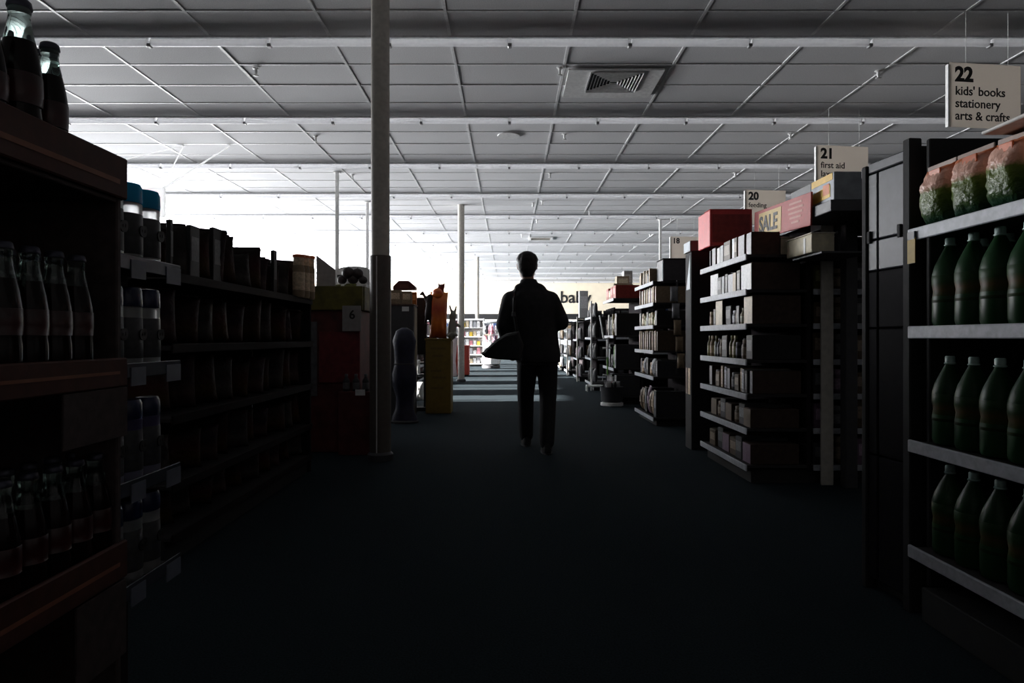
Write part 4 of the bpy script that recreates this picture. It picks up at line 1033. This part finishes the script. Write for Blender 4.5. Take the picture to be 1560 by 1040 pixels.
# ------------------------------------------------------------------ far left units, far shelving
for i, (y0, y1) in enumerate(((8.95, 10.35), (11.6, 12.9), (14.3, 15.55), (17.0, 18.0), (19.5, 20.6), (24.6, 25.6))):
    gx = (-2.2, -2.0, -1.95, -1.9, -2.1, -2.35)[i]
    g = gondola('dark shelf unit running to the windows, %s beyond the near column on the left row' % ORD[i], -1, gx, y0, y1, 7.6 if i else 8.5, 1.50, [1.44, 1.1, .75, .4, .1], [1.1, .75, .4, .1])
    rng = random.Random(90 + i)
    for zi, z in enumerate((1.441, 1.101, .751)):
        def it(r, k): return (('carton', 'bag', 'bottle')[k % 3], .13, .1, .24, ('tan', 'white', 'red', 'grey', 'olive')[(k + zi + i) % 5])
        if i >= 2: fill('%s left rack' % ORD[i], LEV[zi] + ' end', 'y', y0 + .05, y1 - .05, gx - .03, z, HP, it, rng, 'near corner', 'goods on the end of the %s left rack' % ORD[i], parts=False, gap=(.02, .06))
# long closed unit near the cola side, keeps the fore part of the shop dark
for i, (y0, y1) in enumerate(((3.2, 4.6), (5.9, 7.2))):
    gondola('dark shelf unit on the near left behind the %s' % ('snack bags' if i == 0 else 'floor bin'), -1, -2.35, y0, y1, 8.3, 1.48, [1.42, 1.1, .75, .4, .1], [1.1, .75, .4, .1])

ws = thing('white_shelving', 'bright white shelving full of pale packs at the end of the aisle', 'shelf unit', (PX(690, 23.5), 23.5, 0))
wx = PX(738, 23.5) - PX(690, 23.5)
obj('back_panel', MB().cbox(0, wx, .40, .43, 0, 1.70, .004), M_paint, ws)
for xx in (0, wx - .05): obj('side_panel', MB().cbox(xx, xx + .04, 0, .399, 0, 1.70, .004), M_paint, ws)
rng = random.Random(77)
for li, z in enumerate((.10, .42, .74, 1.06, 1.38, 1.66)):
    obj('shelf', MB().cbox(.041, wx - .051, .0, .398, z - .03, z, .003), M_paint, ws)
    if z > 1.6: continue
    for i in range(7):
        cn = ('white', 'pink', 'white', 'yellow', 'cream', 'white', 'grey')[(i + li * 2) % 7]
        place('carton', .105, .14, rng.uniform(.15, .24), cn, COL[cn], (PX(690, 23.5) + .11 + i * .132, 23.62, z + .001), 0, '%s pack in the bright white shelving, %s from the left, %s' % (cn, ORD[i], ('lowest shelf', 'second shelf up', 'third shelf up', 'fourth shelf up', 'top shelf')[li]), 'packs in the white shelving', parts=False)
rb = thing('red_floor_bin', 'red floor bin behind the second column', 'bin', (-1.27, 17.9, 0))
obj('bin', MB().cbox(-.20, .21, -.15, .2, .02, .78, .01), mat('red_bin', (.45, .06, .04), .5), rb)
obj('rim', MB().cbox(-.215, .225, -.165, .215, .781, .81, .005), mat('red_bin'), rb)
obj('foot', MB().box(-.18, .19, -.13, .18, 0, .02), M_black, rb)
wt = thing('white_tub', 'white floor stand left of the red bin', 'display stand', (PX(694, 17.5) - .10, 17.5, 0))
obj('stand', MB().lathe([(.13, 0), (.14, .05), (.10, .4), (.15, .9), (.16, 1.0), (.1, 1.01)], 14), mat('pink_white', (.62, .52, .52), .5), wt, smooth=50)
obj('top_box', MB().cbox(-.13, .13, -.1, .1, 1.012, 1.30, .006), M_paint, wt)
# round tiered basket with soft toys
ty = 22.0
tx = PX(748, ty)
bs = thing('tiered_basket', 'round white tiered basket with pink and white soft toys at the aisle end', 'basket', (tx, ty, 0))
obj('base', MB().lathe([(.28, .0), (.30, .02), (.30, .10), (.22, .12)], 20), M_dgrey, bs, smooth=40)
obj('lower_tub', MB().lathe([(.20, .12), (.31, .16), (.33, .34), (.31, .34), (.28, .18)], 20), M_paint, bs, smooth=40)
obj('upper_tub', MB().lathe([(.16, .66), (.27, .70), (.30, .86), (.28, .86), (.25, .72)], 20), M_paint, bs, smooth=40)
obj('pole', MB().tube([(0, 0, .12), (0, 0, 1.50)], .03, 10), M_paint, bs)
obj('top_disc', MB().lathe([(.26, 1.50), (.28, 1.51), (.28, 1.54), (.2, 1.56)], 20), M_paint, bs, smooth=40)
toy_me = None
for i in range(18):
    tier = i // 6; a = i % 6 * 1.047 + tier * .4
    r, z = ((.20, .325), (.19, .845), (.19, 1.17))[tier]
    cn = ('white', 'pink', 'mauve', 'white', 'pink', 'charcoal')[(i * 5 + tier) % 6]
    loc = (tx + r * math.cos(a), ty + r * math.sin(a), z + .02)
    lab = '%s soft toy on the %s tier of the round basket, %s around' % (cn, ('lower', 'middle', 'upper')[tier], ORD[i % 6])
    m = mat('toy_' + cn, COL[cn], .9, bump=.5, scale=60)
    if toy_me is None:
        o = blob_toy('soft_toy', lab, [((0, 0, 0), (0, 0, .10), .085, .07), ((0, -.01, .20), (0, -.02, .22), .065, .06), ((-.05, 0, .26), (-.06, 0, .30), .02, .016), ((.05, 0, .26), (.06, 0, .30), .02, .016), ((-.06, -.02, .1), (-.11, -.06, .05), .028, .024), ((.06, -.02, .1), (.11, -.06, .05), .028, .024)], m, loc, 'soft toys in the round basket', vox=.022); o.scale = (.7, .7, .8)
        toy_me = o.data
    else:
        o = link('soft_toy', toy_me, None, None, loc, a); o.scale = (.7, .7, .8); tag(o, lab, 'toy', 'soft toys in the round basket')
        o.material_slots[0].link = 'OBJECT'; o.material_slots[0].material = m
# low shelving across the far end, below the black band
fe = thing('low_end_shelving', 'long low shelving along the far wall under the black band', 'shelf unit', (-6.2, 35.6, 0))
for i in range(12):
    x = i * 1.22
    b = obj('bay', MB().cbox(x, x + 1.20, .6, .64, 0, 2.0, .004), M_paint, fe)
    for z in (.15, .6, 1.05, 1.5, 1.9): obj('shelf', MB().cbox(x + .01, x + 1.19, .1, .598, z - .03, z, .003), M_rail, b)
rng = random.Random(101)
for i in range(30):
    x = -6.1 + i * .48
    if x > 7: break
    cn = ('white', 'tan', 'grey', 'pink', 'cream', 'blue')[i * 7 % 6]
    place('carton', .40, .3, rng.uniform(.22, .33), cn, COL[cn], (x + .2, 35.95, (1.05, 1.5)[i % 2] + .001), 0, '%s carton on the end wall shelving, %s from the left on its %s shelf' % (cn, ORD[i // 2], ('third', 'fourth')[i % 2]), 'cartons on the end wall shelving', parts=False)

# ------------------------------------------------------------------ the person, seen from behind, walking away
PYW = 5.87; KX = F / PYW
def w(px, py, dy=0.): return ((px - 812) / KX, dy, (690 - py) / KX)
per = thing('person', 'person seen from behind walking down the aisle in dark jacket and trousers', 'person', (PX(812, PYW), PYW, 0))
M_skin = mat('skin', (.30, .17, .12), .55, var=.05)
M_jk = mat('dark_jacket', (.016, .016, .018), .85, var=.25, scale=18, bump=.5)
M_tr = mat('dark_trousers', (.014, .014, .017), .85, var=.2, scale=18, bump=.4)
M_hair = mat('dark_hair', (.012, .009, .008), .6, var=.3, scale=70, bump=.5)
hx, hz = -.052, 1.655
body = MB()
# head and face (turned away from the camera, +y is ahead)
body.loft([(hx, .01, hz - .125, .035, .05), (hx, .012, hz - .105, .056, .072), (hx, .008, hz - .06, .070, .088), (hx, 0, hz, .078, .098), (hx, -.004, hz + .05, .075, .096), (hx, -.004, hz + .09, .056, .075), (hx, -.004, hz + .112, .025, .035)], 20)
body.capsule((hx, .095, hz - .005), (hx, .118, hz - .035), .010, .014, 8)          # nose
body.capsule((hx - .022, .085, hz - .072), (hx + .022, .085, hz - .072), .010, .010, 8)   # lips
for s in (-1, 1):
    body.capsule((hx + s * .030, .088, hz + .008), (hx + s * .032, .090, hz + .006), .013, .013, 8)   # eyes
    body.loft([(hx + s * .081, .000, hz - .035, .008, .012), (hx + s * .086, -.004, hz, .009, .019), (hx + s * .086, -.006, hz + .022, .008, .016)], 10)
body.capsule((hx + .002, -.005, hz - .10), (-.035, -.03, 1.44), .054, .064, 16)      # neck
SHL, SHR = Vector((-.195, -.02, 1.345)), Vector((.150, -.02, 1.345))
body.loft([(.04, 0, .84, .155, .11), (.04, 0, .95, .165, .115), (.02, 0, 1.08, .145, .105), (-.01, -.01, 1.25, .165, .115), (-.02, -.02, 1.35, .16, .105), (-.03, -.02, 1.43, .09, .07)], 20)
ELL, ELR = Vector((-.255, -.03, 1.13)), Vector((.245, -.03, 1.155))
WRL, WRR = Vector((-.225, .12, .93)), Vector((.15, .20, 1.10))
for a, b, c in ((SHL, ELL, WRL), (SHR, ELR, WRR)):
    body.capsule(a, b, .058, .045, 12); body.capsule(b, c, .044, .028, 12)
HIPL, HIPR = Vector((-.045, 0, .90)), Vector((.125, 0, .90))
KNL, KNR = Vector((-.060, .20, .50)), Vector((.135, .04, .50))
ANL, ANR = Vector((-.050, .42, .10)), Vector((.120, -.02, .10))
for a, b, c in ((HIPL, KNL, ANL), (HIPR, KNR, ANR)):
    body.capsule(a, b, .085, .056, 14); body.capsule(b, c, .054, .036, 14)
for c in (ANL, ANR): body.capsule((c.x, c.y - .03, .05), (c.x, c.y + .15, .035), .035, .03, 10)
# hands: palm, four fingers and a thumb each; the right hand holds a phone, the left grips the bag strap
def hand(mb, wr, d, side, palm_n, curl):
    d = Vector(d).normalized(); nrm = Vector(palm_n).normalized(); lat = d.cross(nrm).normalized() * side
    pc = wr + d * .055
    mb.capsule(wr, wr + d * .03, .026, .030, 10)
    for k in range(4): mb.capsule(wr + d * .02 + lat * (-.026 + k * .0175), pc + d * .035 + lat * (-.030 + k * .020), .014, .011, 8)
    for k, L in enumerate((.040, .046, .043, .033)):
        p0 = pc + d * .040 + lat * (-.030 + k * .020); dd = (d + nrm * curl * .6).normalized(); p1 = p0 + dd * L
        d2 = (d * .45 + nrm * curl * 1.2).normalized(); p2 = p1 + d2 * L * .6; p3 = p2 + (nrm * curl - d * .3 * curl).normalized() * L * .42
        mb.capsule(p0, p1, .0095, .0088, 8); mb.capsule(p1, p2, .0088, .0080, 8); mb.capsule(p2, p3, .0080, .0068, 8)
    t0 = wr + d * .018 - lat * .026; t1 = t0 - lat * .030 + d * .026 + nrm * .012; t2 = t1 + d * .028 + nrm * .016 * curl
    mb.capsule(t0, t1, .013, .0105, 8); mb.capsule(t1, t2, .0105, .0080, 8)
hand(body, WRR, (-.5, .8, .25), 1, (-.4, -.1, .9), .8)
hand(body, WRL, (.1, .5, -.8), 1, (.9, .1, .3), .9)
bd = obj('body', body, M_skin, per); voxel(bd, .0075, 3)
hair = MB().loft([(hx, -.038, hz - .105, .045, .040), (hx, -.035, hz - .075, .058, .055), (hx, -.034, hz - .04, .080, .070), (hx, -.018, hz + .01, .091, .092), (hx, -.008, hz + .055, .090, .105), (hx, -.002, hz + .10, .070, .086), (hx, -.004, hz + .125, .034, .045)], 20)
for i in range(14):
    a = i * 2.4; r = .06
    hair.capsule((hx + r * math.cos(a), -.01 + r * math.sin(a), hz + .085), (hx + .085 * math.cos(a), -.012 + .09 * math.sin(a), hz + .05), .022, .016, 8)
hr = obj('hair', hair, M_hair, per); voxel(hr, .009, 3)
jk = MB()
jk.loft([(.045, 0, .80, .195, .145), (.045, 0, .86, .20, .15), (.03, 0, 1.0, .195, .14), (.0, -.01, 1.18, .205, .15), (-.02, -.02, 1.30, .22, .15), (-.025, -.02, 1.37, .195, .135), (-.03, -.02, 1.43, .145, .105), (-.035, -.015, 1.48, .085, .085), (-.04, -.01, 1.535, .070, .075)], 24, e=.85)
for a, b, c in ((SHL, ELL, WRL), (SHR, ELR, WRR)):
    jk.capsule(a, b, .086, .074, 14); jk.capsule(b, b.lerp(c, .88), .070, .050, 14)
for sp_ in (SHL, SHR): jk.capsule((-.035, -.03, 1.405), (sp_.x * .95, -.02, 1.335), .085, .092, 14)
jk.capsule((-.12, -.06, 1.445), (.05, -.06, 1.450), .050, .046, 12)       # hood lying on the shoulders
jk.capsule((-.10, -.10, 1.39), (.03, -.10, 1.39), .045, .045, 12)
jk.capsule((.055, -.05, 1.465), (.090, -.03, 1.445), .034, .03, 10)
jo = obj('jacket', jk, M_jk, per); voxel(jo, .010, 14)
tm = MB()
tm.loft([(.04, 0, .78, .165, .125), (.04, 0, .86, .175, .13), (.04, 0, .95, .17, .125)], 20)
for a, b, c in ((HIPL, KNL, ANL), (HIPR, KNR, ANR)):
    tm.capsule(a + Vector((0, 0, -.06)), b, .100, .078, 14); tm.capsule(b, c + Vector((0, 0, .0)), .077, .068, 14)
to = obj('trousers', tm, M_tr, per); voxel(to, .010, 3)
for nm, c, y in (('left', ANL, ANL.y), ('right', ANR, ANR.y)):
    sh = MB().loft([(c.x, y + .06, .004, .048, .145), (c.x, y + .06, .03, .050, .150), (c.x, y + .045, .06, .046, .125), (c.x, y + .0, .10, .045, .065), (c.x, y - .005, .135, .044, .055)], 18)
    so = obj('shoe', sh, M_black, per, smooth=50)
    obj('sole', MB().loft([(c.x, y + .06, .0, .050, .150), (c.x, y + .06, .012, .051, .152)], 18), M_dgrey, so, smooth=30)
# phone held ahead and shoulder bag swinging at the left hip
bg = thing('shoulder_bag', 'slouching black shoulder bag swinging at the left hip of the person', 'bag', (PX(812, PYW), PYW, 0))
poly = [w(772, 508), w(757, 517), w(742, 530), w(734.5, 538), w(740, 543), w(757, 546), w(776, 547), w(792, 548), w(797, 525), w(790, 505)]
bmb = MB()
cxp = sum(p[0] for p in poly) / len(poly); czp = sum(p[2] for p in poly) / len(poly)
n = len(poly); v = []; f = []
for yy, s in ((.0, .80), (-.03, .97), (-.075, 1.0), (-.12, .97), (-.15, .80)):
    v += [(cxp + (p[0] - cxp) * s, yy - .15, czp + (p[2] - czp) * s) for p in poly]
for j in range(4):
    for i in range(n): f.append((j*n+i, j*n+(i+1) % n, (j+1)*n+(i+1) % n, (j+1)*n+i))
f.append(tuple(range(n))[::-1]); f.append(tuple(4*n+i for i in range(n)))
bmb.add(v, f)
bgo = obj('bag_body', bmb, mat('black_bag_cloth', (.013, .013, .014), .8, bump=.4, scale=40), bg, smooth=50)
obj('strap', MB().tube([(-.14, -.18, 1.05), (-.17, -.175, 1.25), (-.165, -.165, 1.36), (-.15, -.10, 1.445), (-.14, .02, 1.46), (-.15, .10, 1.38)], .013, 8), M_black, bg)
obj('buckle', MB().cbox(-.19, -.155, -.205, -.190, 1.20, 1.24, .004), M_dgrey, bg)
dup = [k for k, c in USED.items() if c > 1]
if dup: print('DUPLABEL', len(dup), dup[:8])
lw = [k for k in USED if not 4 <= len(k.split()) <= 16]
if lw: print('LONG', len(lw), lw[:8])
print('objects', len(bpy.data.objects))
